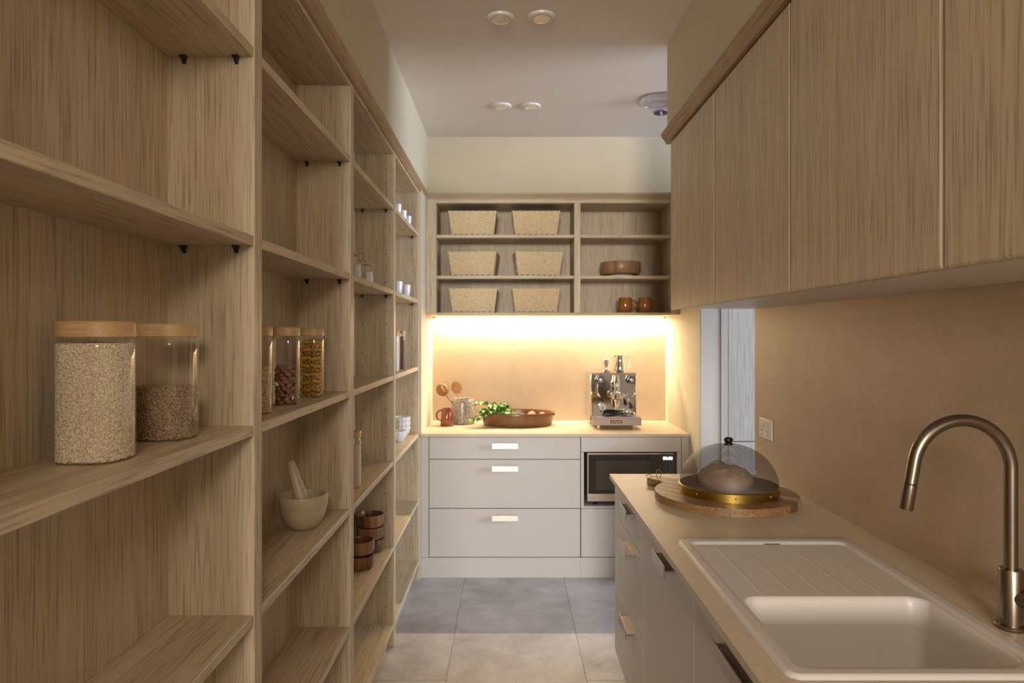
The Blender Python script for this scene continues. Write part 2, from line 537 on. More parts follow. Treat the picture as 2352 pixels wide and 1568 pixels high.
def cylinder_profile(r0, r1, z0, z1, b=0.001):
    return [(0, z0), (r0 - b, z0), (r0, z0 + b), (r1, z1 - b), (r1 - b, z1), (0, z1)]

# ------------------------------------------------------------------ the shell
XL, XLB = -0.568, -0.763          # shelving front / inner back
XN, XR = -0.556, 1.155            # nook walls
CEIL = 2.91
fl = struct('floor', G().box(-0.79, 3.2, -1.2, 5.3, -0.06, -0.004), 'grout')
tw, tl, gp = 0.63, 1.30, 0.0022
tiles = {}
for ci in range(-1, 5):
    x0 = -0.28 + ci * tw
    xa, xb = max(x0, -0.78), x0 + tw
    first = 4.183 if ci % 2 == 0 else 4.362
    y = first - 3 * tl
    while y < 5.2:
        ya, yb = max(y, 0.4), min(y + tl, 5.25)
        if yb - ya > 0.1:
            key = (round(xb - xa, 3), round(yb - ya, 3))
            if key not in tiles:
                o = obj('floor_tile', G().box(-(xb - xa) / 2 + gp / 2, (xb - xa) / 2 - gp / 2, -(yb - ya) / 2 + gp / 2, (yb - ya) / 2 - gp / 2, -0.006, 0.0, 0.0008), 'tile')
                tiles[key] = o
                o.parent = fl
            else:
                o = inst(tiles[key], 'floor_tile', fl)
            o.location = ((xa + xb) / 2, (ya + yb) / 2, 0)
        y += tl
# give each tile its own patch of stone
nt = M['tile'].node_tree
for mp in [n for n in nt.nodes if n.type == 'MAPPING']:
    oi = N(nt, 'ShaderNodeObjectInfo'); cb = N(nt, 'ShaderNodeCombineXYZ')
    mu = N(nt, 'ShaderNodeMath', operation='MULTIPLY'); mu.inputs[1].default_value = 17.0
    nt.links.new(oi.outputs['Random'], mu.inputs[0])
    for i in range(3): nt.links.new(mu.outputs[0], cb.inputs[i])
    nt.links.new(cb.outputs[0], mp.inputs['Location'])

struct('ceiling', G().box(-0.79, 3.2, -1.2, 5.3, CEIL, CEIL + 0.05), 'ceil')
struct('wall_left', G().box(-0.83, -0.79, -1.2, 5.05, 0, CEIL), 'cream')
struct('wall_left_upper', G().box(-0.79, -0.558, -1.2, 4.70, 2.497, CEIL), 'cream')
struct('wall_nook_left', G().box(-0.79, XN, 4.347, 5.02, 0, 2.497), 'cream')
struct('wall_back', G().box(-0.79, 3.2, 5.02, 5.10, 0, CEIL), 'cream')
struct('wall_back_upper', G().box(-0.79, XR + 0.118, 4.70, 5.02, 2.497, CEIL), 'cream')
struct('wall_nook_right', G().box(XR, XR + 0.118, 4.10, 5.02, 0, 2.497), 'jamb')
# the nook side of that partition is painted cream
struct('wall_nook_right_lining', G().box(XR - 0.004, XR, 4.102, 5.0, 0, 2.497), 'cream')
struct('wall_right', G().box(1.155, 1.27, -1.2, 3.18, 0, CEIL), 'cream')
struct('wall_right_upper', G().box(0.745, 1.155, -1.2, 3.205, 2.486, CEIL), 'cream')

# stone splashbacks
tag(obj('stone_splashback', G().box(XN, XR - 0.004, 5.0, 5.02, 0.92, 1.70), 'splash'), 'tan stone splashback panel lit by the warm strip light in the far nook', 'splashback')
tag(obj('stone_splashback', G().box(1.147, 1.155, 0.1, 3.18, 0.92, 1.668), 'splash'), 'tan stone splashback on the right wall behind the sink tap', 'splashback')

# timber cornices
def cornice(front, top, bot, sgn, back):
    h = top - bot
    f = lambda t: front + sgn * t
    return [(back, bot), (f(0.022), bot), (f(0.022), bot + 0.22 * h), (f(0.015), bot + 0.30 * h), (f(0.013), bot + 0.48 * h),
            (f(0.006), bot + 0.56 * h), (f(0.004), bot + 0.72 * h), (f(0.0), bot + 0.80 * h), (f(0.0), top), (back, top)]
struct('trim_1', G().prism(cornice(-0.538, 2.497, 2.461, -1, -0.60), 'y', -0.3, 4.585), 'cornice_y')
struct('trim_2', G().prism(cornice(4.555, 2.497, 2.461, 1, 4.72), 'x', -0.5599, XR - 0.004), 'cornice_x')
struct('trim_3', G().prism(cornice(0.712, 2.486, 2.438, 1, 0.76), 'y', -0.3, 3.19), 'cornice_y')

# ------------------------------------------------------------------ shelving on the left
BOUND = [0.6185, 1.5505, 2.4825, 3.4125, 4.345]
SH = [2.194, 1.771, 1.346, 0.922, 0.498, 0.115]     # tops of the shelves
T, ST = 0.0225, 0.0225
unit_lab = ['tall oak shelving bay nearest the viewer, holding the rice jar',
            'tall oak shelving bay holding the stone mortar and pasta jar',
            'tall oak shelving bay holding the stacked dark wooden bowls',
            'tall narrow-looking oak shelving bay next to the far nook, holding white crockery']
for u in range(4):
    y0, y1 = BOUND[u], BOUND[u + 1]
    root = thing('shelving_unit', unit_lab[u], 'shelving', (-0.67, (y0 + y1) / 2, 0), 'oak shelving bays along the left wall')
    for s in (0, 1):
        a, b = (y0 + 0.0003, y0 + T) if s == 0 else (y1 - T, y1 - 0.0003)
        obj('side_panel', G().box(-0.775, XL, a, b, 0, 2.461, 0.0012), 'oak_z', root)
    obj('back_panel', G().box(-0.785, XLB, y0 + T, y1 - T, 0.09, 2.45), 'oak_z', root)
    obj('top_panel', G().box(XLB, XL - 0.001, y0 + T, y1 - T, 2.447, 2.461, 0.001), 'oak_y', root)
    for k, z in enumerate(SH):
        sh = obj('shelf', G().box(XLB, XL - 0.003, y0 + T + 0.0005, y1 - T - 0.0005, z - ST, z, 0.0012), 'oak_y', root)
        if k < 2:
            for xp in (-0.725, -0.608):
                zt, yf = z - ST, y1 - T
                g = G()
                top = [(xp - 0.0065, yf - 0.013), (xp + 0.0065, yf - 0.013), (xp + 0.0065, yf), (xp - 0.0065, yf)]
                mid = [(xp - 0.005, yf - 0.009), (xp + 0.005, yf - 0.009), (xp + 0.005, yf), (xp - 0.005, yf)]
                low = [(xp - 0.0028, yf - 0.004), (xp + 0.0028, yf - 0.004), (xp + 0.0028, yf), (xp - 0.0028, yf)]
                vs = [(p[0], p[1], zt - 0.0002) for p in top] + [(p[0], p[1], zt - 0.003) for p in top] + [(p[0], p[1], zt - 0.006) for p in mid] + [(p[0], p[1], zt - 0.017) for p in low]
                fs = [(0, 1, 2, 3), (15, 14, 13, 12)]
                for r in range(3):
                    for q in range(4):
                        fs.append((r * 4 + q, r * 4 + (q + 1) % 4, r * 4 + 4 + (q + 1) % 4, r * 4 + 4 + q))
                g.add(vs, fs)
                obj('shelf_peg', g, 'black', sh)
    obj('kickboard', G().box(-0.62, -0.602, y0 + T, y1 - T, 0.0, SH[5] - ST), 'oak_y', root)
    if u >= 2:
        g = G()
        z = 0.20
        while z < 2.40:
            if all(abs(z - s) > 0.035 for s in SH):
                for xp in (-0.725, -0.608):
                    g.tube([(xp, y1 - T - 0.0006, z), (xp, y1 - T + 0.002, z)], 0.0028, 8)
            z += 0.070
        h = obj('pin_holes', g, 'dark', root)
        h['kind'] = 'stuff'

# ------------------------------------------------------------------ wall cabinet at the back
root = thing('wall_cabinet', 'open oak wall cabinet over the far worktop, holding woven baskets and mugs', 'cabinet', (0.3, 4.8, 1.68))
YF, YB = 4.585, 4.915
obj('side_panel', G().box(XN + 0.001, -0.488, YF, 5.0, 1.683, 2.461, 0.0012), 'oak_z', root)
obj('side_panel', G().box(1.092, XR - 0.005, YF, 5.0, 1.683, 2.461, 0.0012), 'oak_z', root)
obj('divider', G().box(0.4415, 0.484, YF, YB, 1.697, 2.433, 0.0012), 'oak_z', root)
obj('back_panel', G().box(-0.488, 1.092, YB, YB + 0.012, 1.697, 2.433), 'oak_z', root)
obj('bottom_panel', G().box(-0.488, 1.092, YF, 4.995, 1.680, 1.697, 0.0012), 'oak_x', root)
obj('top_panel', G().box(-0.488, 1.092, YF, 5.0, 2.433, 2.461, 0.0012), 'oak_x', root)
for (xa, xb) in ((-0.488, 0.4415), (0.484, 1.092)):
    for z in (2.221, 1.946):
        obj('shelf', G().box(xa + 0.001, xb - 0.001, YF + 0.006, YB, z - 0.021, z, 0.0012), 'oak_x', root)
o = thing('led_strip', 'glowing warm strip light under the far wall cabinet', 'strip light', (0.30, 4.974, 1.678))
obj('channel', G().box(-0.53, 1.13, 4.966, 4.982, 1.6765, 1.6795), 'steel', o)
obj('diffuser', G().box(-0.525, 1.125, 4.968, 4.980, 1.670, 1.6764), 'led', o)

# woven baskets
def basket_mesh():
    g = G()
    H = 0.162; wt, wb = 0.162, 0.141; dt, db = 0.118, 0.098
    NS, NR = 30, 26
    rnd = random.Random(3)
    def side(p0t, p1t, p0b, p1b, nrm, ns):
        vs = []; cols = ns * 2; rows = NR * 2
        for j in range(rows + 1):
            t = j / rows
            for i in range(cols + 1):
                s = i / cols
                pb = Vector(p0b).lerp(Vector(p1b), s); pt = Vector(p0t).lerp(Vector(p1t), s)
                p = pb.lerp(pt, t)
                sgn = 1 if ((i // 2 + j // 2) % 2 == 0) else -1
                edge = 1 if (j % 2 == 1) else -1
                d = 0.0012 * sgn + 0.0011 * edge + (0.0016 if i % 2 else -0.0016) + rnd.uniform(-0.0007, 0.0007)
                if j == 0 or j == rows: d = 0.0
                vs.append(p + Vector(nrm) * d + Vector((0, 0, rnd.uniform(-.0006, .0006))))
        fs = []
        for j in range(rows):
            for i in range(cols):
                a = j * (cols + 1) + i
                fs.append((a, a + 1, a + cols + 2, a + cols + 1))
        g.add(vs, fs)
    side((-wt, -dt, H), (wt, -dt, H), (-wb, -db, 0), (wb, -db, 0), (0, -1, 0), NS)
    side((wt, -dt, H), (wt, dt, H), (wb, -db, 0), (wb, db, 0), (1, 0, 0), 18)
    side((wt, dt, H), (-wt, dt, H), (wb, db, 0), (-wb, db, 0), (0, 1, 0), NS)
    side((-wt, dt, H), (-wt, -dt, H), (-wb, db, 0), (-wb, -db, 0), (-1, 0, 0), 18)
    g.box(-wb, wb, -db, db, 0.0, 0.003)
    rim = G()
    n = 40
    for (a, b_) in (((-wt, -dt), (wt, -dt)), ((wt, -dt), (wt, dt)), ((wt, dt), (-wt, dt)), ((-wt, dt), (-wt, -dt))):
        pts = []
        for i in range(n + 1):
            s = i / n
            pts.append((a[0] + (b_[0] - a[0]) * s, a[1] + (b_[1] - a[1]) * s, H + 0.0012 * math.sin(i * 1.3)))
        rim.tube(pts, 0.0038, 6)
    slots = G()
    for i in range(7):
        x = -0.115 + i * 0.038
        slots.box(x - 0.010, x + 0.010, -db - 0.0036 - 0.0008, -db - 0.003, 0.006, 0.0095)
    return g, rim, slots
bg, brim, bslots = basket_mesh()
first = None
BL = [(0.2605 - 0.506, 2.221, 0, 'woven cream basket on the top shelf, left, above the other left-hand baskets', -0.245),
      (0, 2.221, 0, 'woven cream basket on the top shelf, beside the cabinet divider', 0.187),
      (0, 1.946, -5, 'woven cream basket on the middle shelf, left, turned slightly', -0.238),
      (0, 1.946, 4, 'woven cream basket on the middle shelf, beside the cabinet divider', 0.200),
      (0, 1.697, 0, 'woven cream basket on the lowest shelf, left, near the strip light', -0.240),
      (0, 1.697, 0, 'woven cream basket on the lowest shelf, beside the cabinet divider', 0.187)]
for i, (_, z, rz, lab, x) in enumerate(BL):
    root = thing('woven_basket', lab, 'basket', (x, 4.735, z), 'woven baskets in the open wall cabinet')
    root.rotation_euler = (0, 0, R(rz))
    if first is None:
        first = []
        for nm, g, mt in (('weave', bg, 'wicker'), ('rim', brim, 'wicker'), ('base_gaps', bslots, 'dark')):
            o = obj(nm, g, mt, None, smooth=60 if nm != 'base_gaps' else None)
            o.parent = root
            first.append(o)
    else:
        for s in first: inst(s, s.name.split('.')[0], root)

# ------------------------------------------------------------------ base cabinets at the back
YC = 4.352
def pull(root, axis, c, span, z, face, mat):
    """T-section bar handle; axis the bar runs along, face = plane of the door"""
    g = G()
    h = span / 2
    if axis == 'x':
        g.box(c - h, c + h, face - 0.034, face - 0.0305, z - 0.018, z + 0.018, 0.0006)
        g.box(c - h, c + h, face - 0.0306, face, z - 0.0035, z + 0.0035)
    else:
        g.box(face - 0.034, face - 0.0305, c - h, c + h, z - 0.018, z + 0.018, 0.0006)
        g.box(face - 0.0306, face, c - h, c + h, z - 0.0035, z + 0.0035)
    return obj('handle', g, mat, root)

root = thing('drawer_cabinet', 'wide greige cabinet of three drawers under the far worktop', 'cabinet', (-0.03, 4.6, 0))
obj('side_panel', G().box(XN + 0.001, -0.510, YC, 4.97, 0.13, 0.90, 0.001), 'greige', root)
obj('body', G().box(-0.508, 0.4595, YC + 0.022, 4.97, 0.13, 0.898), 'greige', root)
obj('kickboard', G().box(XN + 0.001, 0.4595, YC + 0.004, YC + 0.02, 0.0, 0.127), 'greige', root)
for (za, zb) in ((0.757, 0.896), (0.444, 0.752), (0.132, 0.439)):
    d = obj('drawer_front', G().box(-0.506, 0.457, YC, YC + 0.020, za, zb, 0.0022), 'greige', root)
    pull(d, 'x', -0.022, 0.166, zb - 0.052, YC, 'handle_lit')

root = thing('microwave_cabinet', 'greige cabinet beside the drawers with an open niche for the microwave', 'cabinet', (0.80, 4.6, 0))
obj('top_rail', G().box(0.462, 1.101, YC, YC + 0.02, 0.802, 0.896, 0.0015), 'greige', root)
obj('side_panel', G().box(0.462, 0.480, YC, 4.97, 0.442, 0.80, 0.001), 'greige', root)
obj('side_panel', G().box(1.076, 1.101, YC, 4.97, 0.442, 0.80, 0.001), 'greige', root)
obj('niche_floor', G().box(0.480, 1.076, YC + 0.004, 4.97, 0.442, 0.454), 'greige', root)
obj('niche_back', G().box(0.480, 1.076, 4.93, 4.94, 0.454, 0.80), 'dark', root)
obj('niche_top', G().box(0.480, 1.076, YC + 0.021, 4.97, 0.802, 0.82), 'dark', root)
obj('filler_panel', G().box(1.104, XR - 0.005, YC, 4.97, 0.13, 0.896, 0.001), 'greige', root)
d = obj('drawer_front', G().box(0.463, 1.101, YC, YC + 0.020, 0.132, 0.439, 0.0022), 'greige', root)
obj('body', G().box(0.463, 1.101, YC + 0.022, 4.97, 0.13, 0.440), 'greige', root)
obj('kickboard', G().box(0.4605, XR - 0.005, YC + 0.004, YC + 0.02, 0.0, 0.127), 'greige', root)
tag(obj('worktop', G().box(XN + 0.001, XR - 0.0045, 4.33, 4.999, 0.90, 0.92, 0.002), 'top'), 'pale stone worktop along the far nook under the strip light', 'worktop')

# microwave
root = thing('microwave', 'black and steel microwave oven in the cabinet niche, clock showing zeros', 'microwave', (0.78, 4.6, 0.454))
mx0, mx1, my0, mz0, mz1 = 0.503, 1.062, 4.368, 0.481, 0.793
obj('casing', G().box(mx0, mx1, my0 + 0.012, 4.83, mz0, mz1, 0.008), 'steel', root)
obj('door_frame', G().box(mx0, 0.968, my0, my0 + 0.014, mz0, mz1, 0.004), 'mw_steel', root)
gl = obj('door_glass', G().box(mx0 + 0.008, 0.967, my0 - 0.003, my0 + 0.002, mz0 + 0.050, mz1 - 0.010, 0.001), 'mw_glass', root)
obj('window', G().box(mx0 + 0.057, 0.912, my0 - 0.0040, my0 - 0.0031, mz0 + 0.075, mz1 - 0.050), 'mw_window', gl)
pn = obj('control_panel', G().box(0.972, mx1 - 0.004, my0 - 0.003, my0 + 0.014, mz0 + 0.004, mz1 - 0.008, 0.002), 'mw_glass', root)
obj('edge_trim', G().box(0.969, mx1, my0, my0 + 0.014, mz0, mz1, 0.003), 'mw_steel', root)
obj('display', G().box(0.986, 1.050, my0 - 0.0036, my0 - 0.0031, 0.734, 0.776), 'mw_window', pn)
text('clock_digits', '00:00', 0.028, 'digits', pn, (1.018, my0 - 0.0040, 0.758), (R(90), 0, 0))
for r_ in range(3):
    for c_ in range(2):
        obj('button', G().box(0.988 + c_ * 0.036, 1.010 + c_ * 0.036, my0 - 0.0036, my0 - 0.0031, 0.712 - r_ * 0.017, 0.717 - r_ * 0.017), 'mw_window', pn)
text('lettering', 'Panasonic', 0.011, 'print_grey', root, (mx0 + 0.034, my0 - 0.0012, mz0 + 0.026), (R(90), 0, 0))
for x in (mx0 + 0.06, mx1 - 0.06):
    for y in (4.42, 4.78):
        obj('foot', G().lathe((x, y, 0.454), cylinder_profile(0.014, 0.017, 0.0, 0.028, 0.002), 14), 'black', root, 40)

# ------------------------------------------------------------------ right-hand run: base cabinets, worktop
XF = 0.479
MOD = [3.078, 2.422, 1.760, 1.104, 0.45]
def carcass(root, ya, yb):
    for (p, q) in ((yb, yb + 0.016), (ya - 0.016, ya)):
        obj('side_panel', G().box(XF + 0.021, 1.145, p, q, 0.13, 0.90), 'greige', root)
    obj('bottom_panel', G().box(XF + 0.021, 1.145, yb + 0.016, ya - 0.016, 0.13, 0.148), 'greige', root)
    obj('kickboard', G().box(XF + 0.045, XF + 0.06, yb, ya, 0.0, 0.128), 'greige', root)
root = thing('drawer_cabinet', 'greige three-drawer cabinet at the far end of the right-hand run', 'cabinet', (0.8, 2.75, 0))
carcass(root, MOD[0] - 0.003, MOD[1] + 0.001)
obj('end_panel', G().box(XF + 0.004, 1.145, MOD[0] - 0.002, MOD[0] + 0.004, 0.13, 0.90), 'greige', root)
for (za, zb) in ((0.747, 0.896), (0.446, 0.742), (0.132, 0.441)):
    d = obj('drawer_front', G().box(XF, XF + 0.020, MOD[1] + 0.002, MOD[0] - 0.002, za, zb, 0.0022), 'greige', root)
    pull(d, 'y', 2.68, 0.166, zb - 0.034, XF, 'handle')
root = thing('cupboard', 'greige cupboard with one door between the drawers and the sink cupboard', 'cabinet', (0.8, 2.09, 0))
carcass(root, MOD[1] - 0.001, MOD[2] + 0.001)
d = obj('cupboard_door', G().box(XF, XF + 0.020, MOD[2] + 0.002, MOD[1] - 0.002, 0.132, 0.896, 0.0022), 'greige', root)
pull(d, 'y', 2.04, 0.166, 0.868, XF, 'handle')
root = thing('sink_cupboard', 'greige cupboard under the white sink bowl, nearest the viewer', 'cabinet', (0.8, 1.43, 0))
carcass(root, MOD[2] - 0.001, MOD[3] + 0.001)
d = obj('cupboard_door', G().box(XF, XF + 0.020, MOD[3] + 0.002, MOD[2] - 0.002, 0.132, 0.896, 0.0022), 'greige', root)
pull(d, 'y', 1.405, 0.20, 0.866, XF, 'handle')

wx0, wx1, wy0, wy1 = 0.457, 1.1468, 0.30, 3.087
hx0, hx1, hy0, hy1 = 0.540, 1.006, 1.275, 1.652
g = G()
def slab(xs, ys, hole, z0, z1):
    g = G(); vs = {}; L = []
    def vid(i, j, k):
        key = (i, j, k)
        if key not in vs:
            vs[key] = len(L); L.append((xs[i], ys[j], (z0, z1)[k]))
        return vs[key]
    fs = []
    cells = {(i, j) for i in range(3) for j in range(3)} - {hole}
    for (i, j) in cells:
        fs.append((vid(i, j, 1), vid(i + 1, j, 1), vid(i + 1, j + 1, 1), vid(i, j + 1, 1)))
        fs.append((vid(i, j, 0), vid(i, j + 1, 0), vid(i + 1, j + 1, 0), vid(i + 1, j, 0)))
        for (di, dj, a, b) in ((-1, 0, (i, j), (i, j + 1)), (1, 0, (i + 1, j), (i + 1, j + 1)), (0, -1, (i, j), (i + 1, j)), (0, 1, (i, j + 1), (i + 1, j + 1))):
            if (i + di, j + dj) not in cells:
                fs.append((vid(*a, 0), vid(*b, 0), vid(*b, 1), vid(*a, 1)))
    return g.add(L, fs)
tag(obj('worktop', slab([wx0, hx0, hx1, wx1], [wy0, hy0, hy1, wy1], (1, 1), 0.90, 0.92), 'top'), 'beige speckled stone worktop around the white sink on the right', 'worktop')

# sink
def sd(px, py, x0, x1, y0, y1, r):
    qx = abs(px - (x0 + x1) / 2) - ((x1 - x0) / 2 - r)
    qy = abs(py - (y0 + y1) / 2) - ((y1 - y0) / 2 - r)
    return math.hypot(max(qx, 0), max(qy, 0)) + min(max(qx, qy), 0) - r
def ss(a, b, t):
    t = min(1, max(0, (t - a) / (b - a)))
    return t * t * (3 - 2 * t)
sx0, sx1, sy0, sy1 = 0.510, 1.034, 1.243, 2.083
RIDG = [(0.615, 2.015), (0.690, 1.945), (0.761, 1.965), (0.837, 1.945), (0.905, 2.015)]
def sink_z(x, y):
    do = sd(x, y, sx0, sx1, sy0, sy1, 0.028)
    z = 0.9203 + 0.0085 * ss(0.0, 0.007, -do)
    di = sd(x, y, sx0 + 0.027, sx1 - 0.027, sy0 + 0.026, sy1 - 0.030, 0.030)
    z -= 0.0075 * ss(0.0, 0.012, -di)
    for (rx, ry) in RIDG:
        if 1.655 < y < ry + 0.01:
            z += 0.0022 * math.exp(-((x - rx) / 0.0028) ** 2) * ss(1.655, 1.67, y) * ss(0, 0.02, ry + 0.01 - y)
    db = sd(x, y, 0.553, 0.993, 1.289, 1.640, 0.045)
    if db < 0:
        t = -db
        z -= 0.012 * ss(0, 0.008, t) + 0.165 * ss(0.004, 0.022, t) + 0.012 * ss(0.02, 0.06, t)
    return z
nx, ny = 150, 240
vs = []; fs = []
for j in range(ny + 1):
    for i in range(nx + 1):
        x = sx0 + (sx1 - sx0) * i / nx; y = sy0 + (sy1 - sy0) * j / ny
        if sd(x, y, sx0, sx1, sy0, sy1, 0.028) > 0:      # pull the corner cells onto the rounded outline
            cx_ = min(max(x, sx0 + 0.028), sx1 - 0.028); cy_ = min(max(y, sy0 + 0.028), sy1 - 0.028)
            l_ = math.hypot(x - cx_, y - cy_)
            x, y = cx_ + (x - cx_) / l_ * 0.028, cy_ + (y - cy_) / l_ * 0.028
        vs.append((x, y, sink_z(x, y)))
for j in range(ny):
    for i in range(nx):
        a = j * (nx + 1) + i
        fs.append((a, a + 1, a + nx + 2, a + nx + 1))
root = thing('kitchen_sink', 'white composite inset sink with ridged drainer in the right worktop', 'sink', (0.772, 1.66, 0.92))
obj('basin', G().add(vs, fs), 'sink', root, 180)
obj('overflow_slot', G().box(0.766, 0.812, 2.0395, 2.0435, 0.9224, 0.9245), 'nickel', root)
obj('drain', G().lathe((0.772, 1.465, 0.7402), [(0, 0), (0.045, 0), (0.045, 0.002), (0.038, 0.003), (0.036, 0.0015), (0, 0.0015)], 28), 'steel', root, 40)

# tap
fx, fy = 1.078, 1.465
root = thing('kitchen_tap', 'brushed nickel gooseneck pull-out tap standing behind the sink bowl', 'tap', (fx, fy, 0.92))
obj('base_plate', G().lathe((fx, fy, 0.92), [(0, 0), (0.0285, 0), (0.030, 0.002), (0.030, 0.008), (0.028, 0.010), (0, 0.010)], 40), 'nickel', root, 40)
obj('body', G().lathe((fx, fy, 0.93), [(0, 0), (0.0225, 0), (0.0225, 0.116), (0.0215, 0.118), (0, 0.118)], 40), 'nickel', root, 40)
pts = [(fx, fy, 1.045), (fx, fy, 1.15), (fx, fy, 1.258)]
Rb = 0.104; cz = 1.262
for k in range(0, 33):
    a = R(170.0 * k / 32)
    pts.append((fx - Rb + Rb * math.cos(a), fy, cz + Rb * math.sin(a)))
e = Vector(pts[-1]); dr = Vector((-math.sin(R(10)), 0, -math.cos(R(10))))
pts.append(tuple(e + dr * 0.050))
sp = obj('spout', G().tube(pts, 0.0132, 28), 'nickel', root, 40)
e1 = e + dr * 0.052
obj('spray_head', G().tube([e1, e1 + dr * 0.001, e1 + dr * 0.053, e1 + dr * 0.055], [0.0126, 0.0136, 0.0136, 0.0126], 28), 'nickel', root, 40)
obj('seam_ring', G().tube([e + dr * 0.0499, e1 + dr * 0.0003], 0.0118, 24), 'black', root, 40)
obj('aerator', G().tube([e1 + dr * 0.0545, e1 + dr * 0.0555], 0.0105, 24), 'black', root, 40)
hd = Vector((0.55, -0.83, 0.0)).normalized()
hb = Vector((fx, fy, 0.990))
lv = obj('lever_hub', G().tube([hb, hb + hd * 0.045], 0.0185, 28), 'nickel', root, 40)
obj('hub_seam', G().tube([hb + hd * 0.045, hb + hd * 0.047], 0.0172, 24), 'black', lv, 40)
obj('lever', G().tube([hb + hd * 0.047, hb + hd * 0.075, hb + hd * 0.0755], [0.0185, 0.0185, 0.017], 28), 'nickel', root, 40)
obj('lever_pin', G().tube([hb + hd * 0.062, hb + hd * 0.062 + Vector((0.018, -0.01, 0.055))], 0.0045, 14), 'nickel', root, 40)

# power point
root = thing('power_outlet', 'white double power outlet on the right stone splashback', 'outlet', (1.147, 3.03, 1.13))
obj('face_plate', G().box(1.138, 1.1468, 2.958, 3.103, 1.087, 1.176, 0.003), 'plastic_white', root)
for y in (3.022, 3.048):
    obj('rocker', G().box(1.1345, 1.1385, y - 0.008, y + 0.008, 1.138, 1.160, 0.002), 'plastic_white', root)
for y in (3.000, 3.068):
    for dy, dz, rt in ((-0.008, 0.006, 35), (0.008, 0.006, -35), (0, -0.012, 0)):
        g = G()
        for (u, v) in ((-0.001, -0.005), (0.001, -0.005), (0.001, 0.005), (-0.001, 0.005)):
            pass
        c, s = math.cos(R(rt)), math.sin(R(rt))
        poly = [(y + dy + u * c - v * s, 1.116 + dz + u * s + v * c) for (u, v) in ((-0.001, -0.0045), (0.001, -0.0045), (0.001, 0.0045), (-0.001, 0.0045))]
        obj('socket_slot', G().prism(poly, 'x', 1.1374, 1.1379), 'dark', root)

# ------------------------------------------------------------------ wall cabinets on the right
UP = [3.140, 2.470, 1.808, 1.172, 0.52]
ulab = ['oak wall cabinet door at the far end of the right-hand row', 'second oak wall cabinet from the far end of the right-hand row',
        'wide oak wall cabinet over the chopping board and sink drainer', 'oak wall cabinet nearest the viewer, cut off by the right edge']
XD = 0.745
for k in range(4):
    ya, yb = UP[k], UP[k + 1]
    root = thing('wall_cabinet', ulab[k], 'cabinet', (0.95, (ya + yb) / 2, 1.67), 'oak wall cabinets above the right worktop')
    obj('body', G().box(XD + 0.022, 1.146, yb + 0.0004, ya - 0.0004, 1.669, 2.437), 'white', root)
    obj('cabinet_door', G().box(XD, XD + 0.020, yb + 0.0016, ya - 0.0016, 1.662, 2.432, 0.006), 'oak_z', root)
    obj('underside_panel', G().box(XD + 0.024, 1.1465, yb + 0.001, ya - 0.001, 1.6682, 1.6695), 'white', root)

# pale tall cupboard seen through the opening
root = thing('tall_cupboard', 'tall whitewashed timber cupboard glimpsed past the far partition wall', 'cupboard', (1.66, 4.45, 0))
obj('filler_panel', G().box(1.275, 1.316, 4.094, 4.75, 0.0, 2.45, 0.001), 'jamb', root)
obj('body', G().box(1.322, 2.0, 4.122, 4.75, 0.0, 2.45), 'dark', root)
for (za, zb) in ((0.91, 2.45), (0.05, 0.905)):
    obj('cupboard_door', G().box(1.321, 2.0, 4.098, 4.12, za, zb, 0.002), 'whitewash', root)

# ------------------------------------------------------------------ jars
def jar(x, y, z, r, h, lab, n=2.7, lid='beech', lid_h=0.026, group='lidded glass jars on the shelves', neck=True):
    root = thing('glass_jar', lab, 'jar', (x, y, z), group)
    gh = h - lid_h
    if neck:
        prof = [(0, 0.0008), (r - 0.006, 0.0008), (r - 0.0012, 0.003), (r, 0.008), (r, gh - 0.014), (r - 0.001, gh - 0.009), (r - 0.004, gh - 0.004), (r - 0.0055, gh - 0.002), (r - 0.0055, gh + 0.003)]
    else:
        prof = [(0, 0.0008), (r - 0.003, 0.0008), (r, 0.004), (r, gh)]
    ob = obj('glass_body', G().lathe((x, y, z), prof, 64, n=n), 'glass', root, 50)
    obj('lid', G().lathe((x, y, z + gh), [(0, 0.0005), (r - 0.001, 0.0005), (r + 0.0005, 0.002), (r + 0.0005, lid_h - 0.003), (r - 0.002, lid_h), (0, lid_h)], 64, n=n), lid, root, 40)
    return root

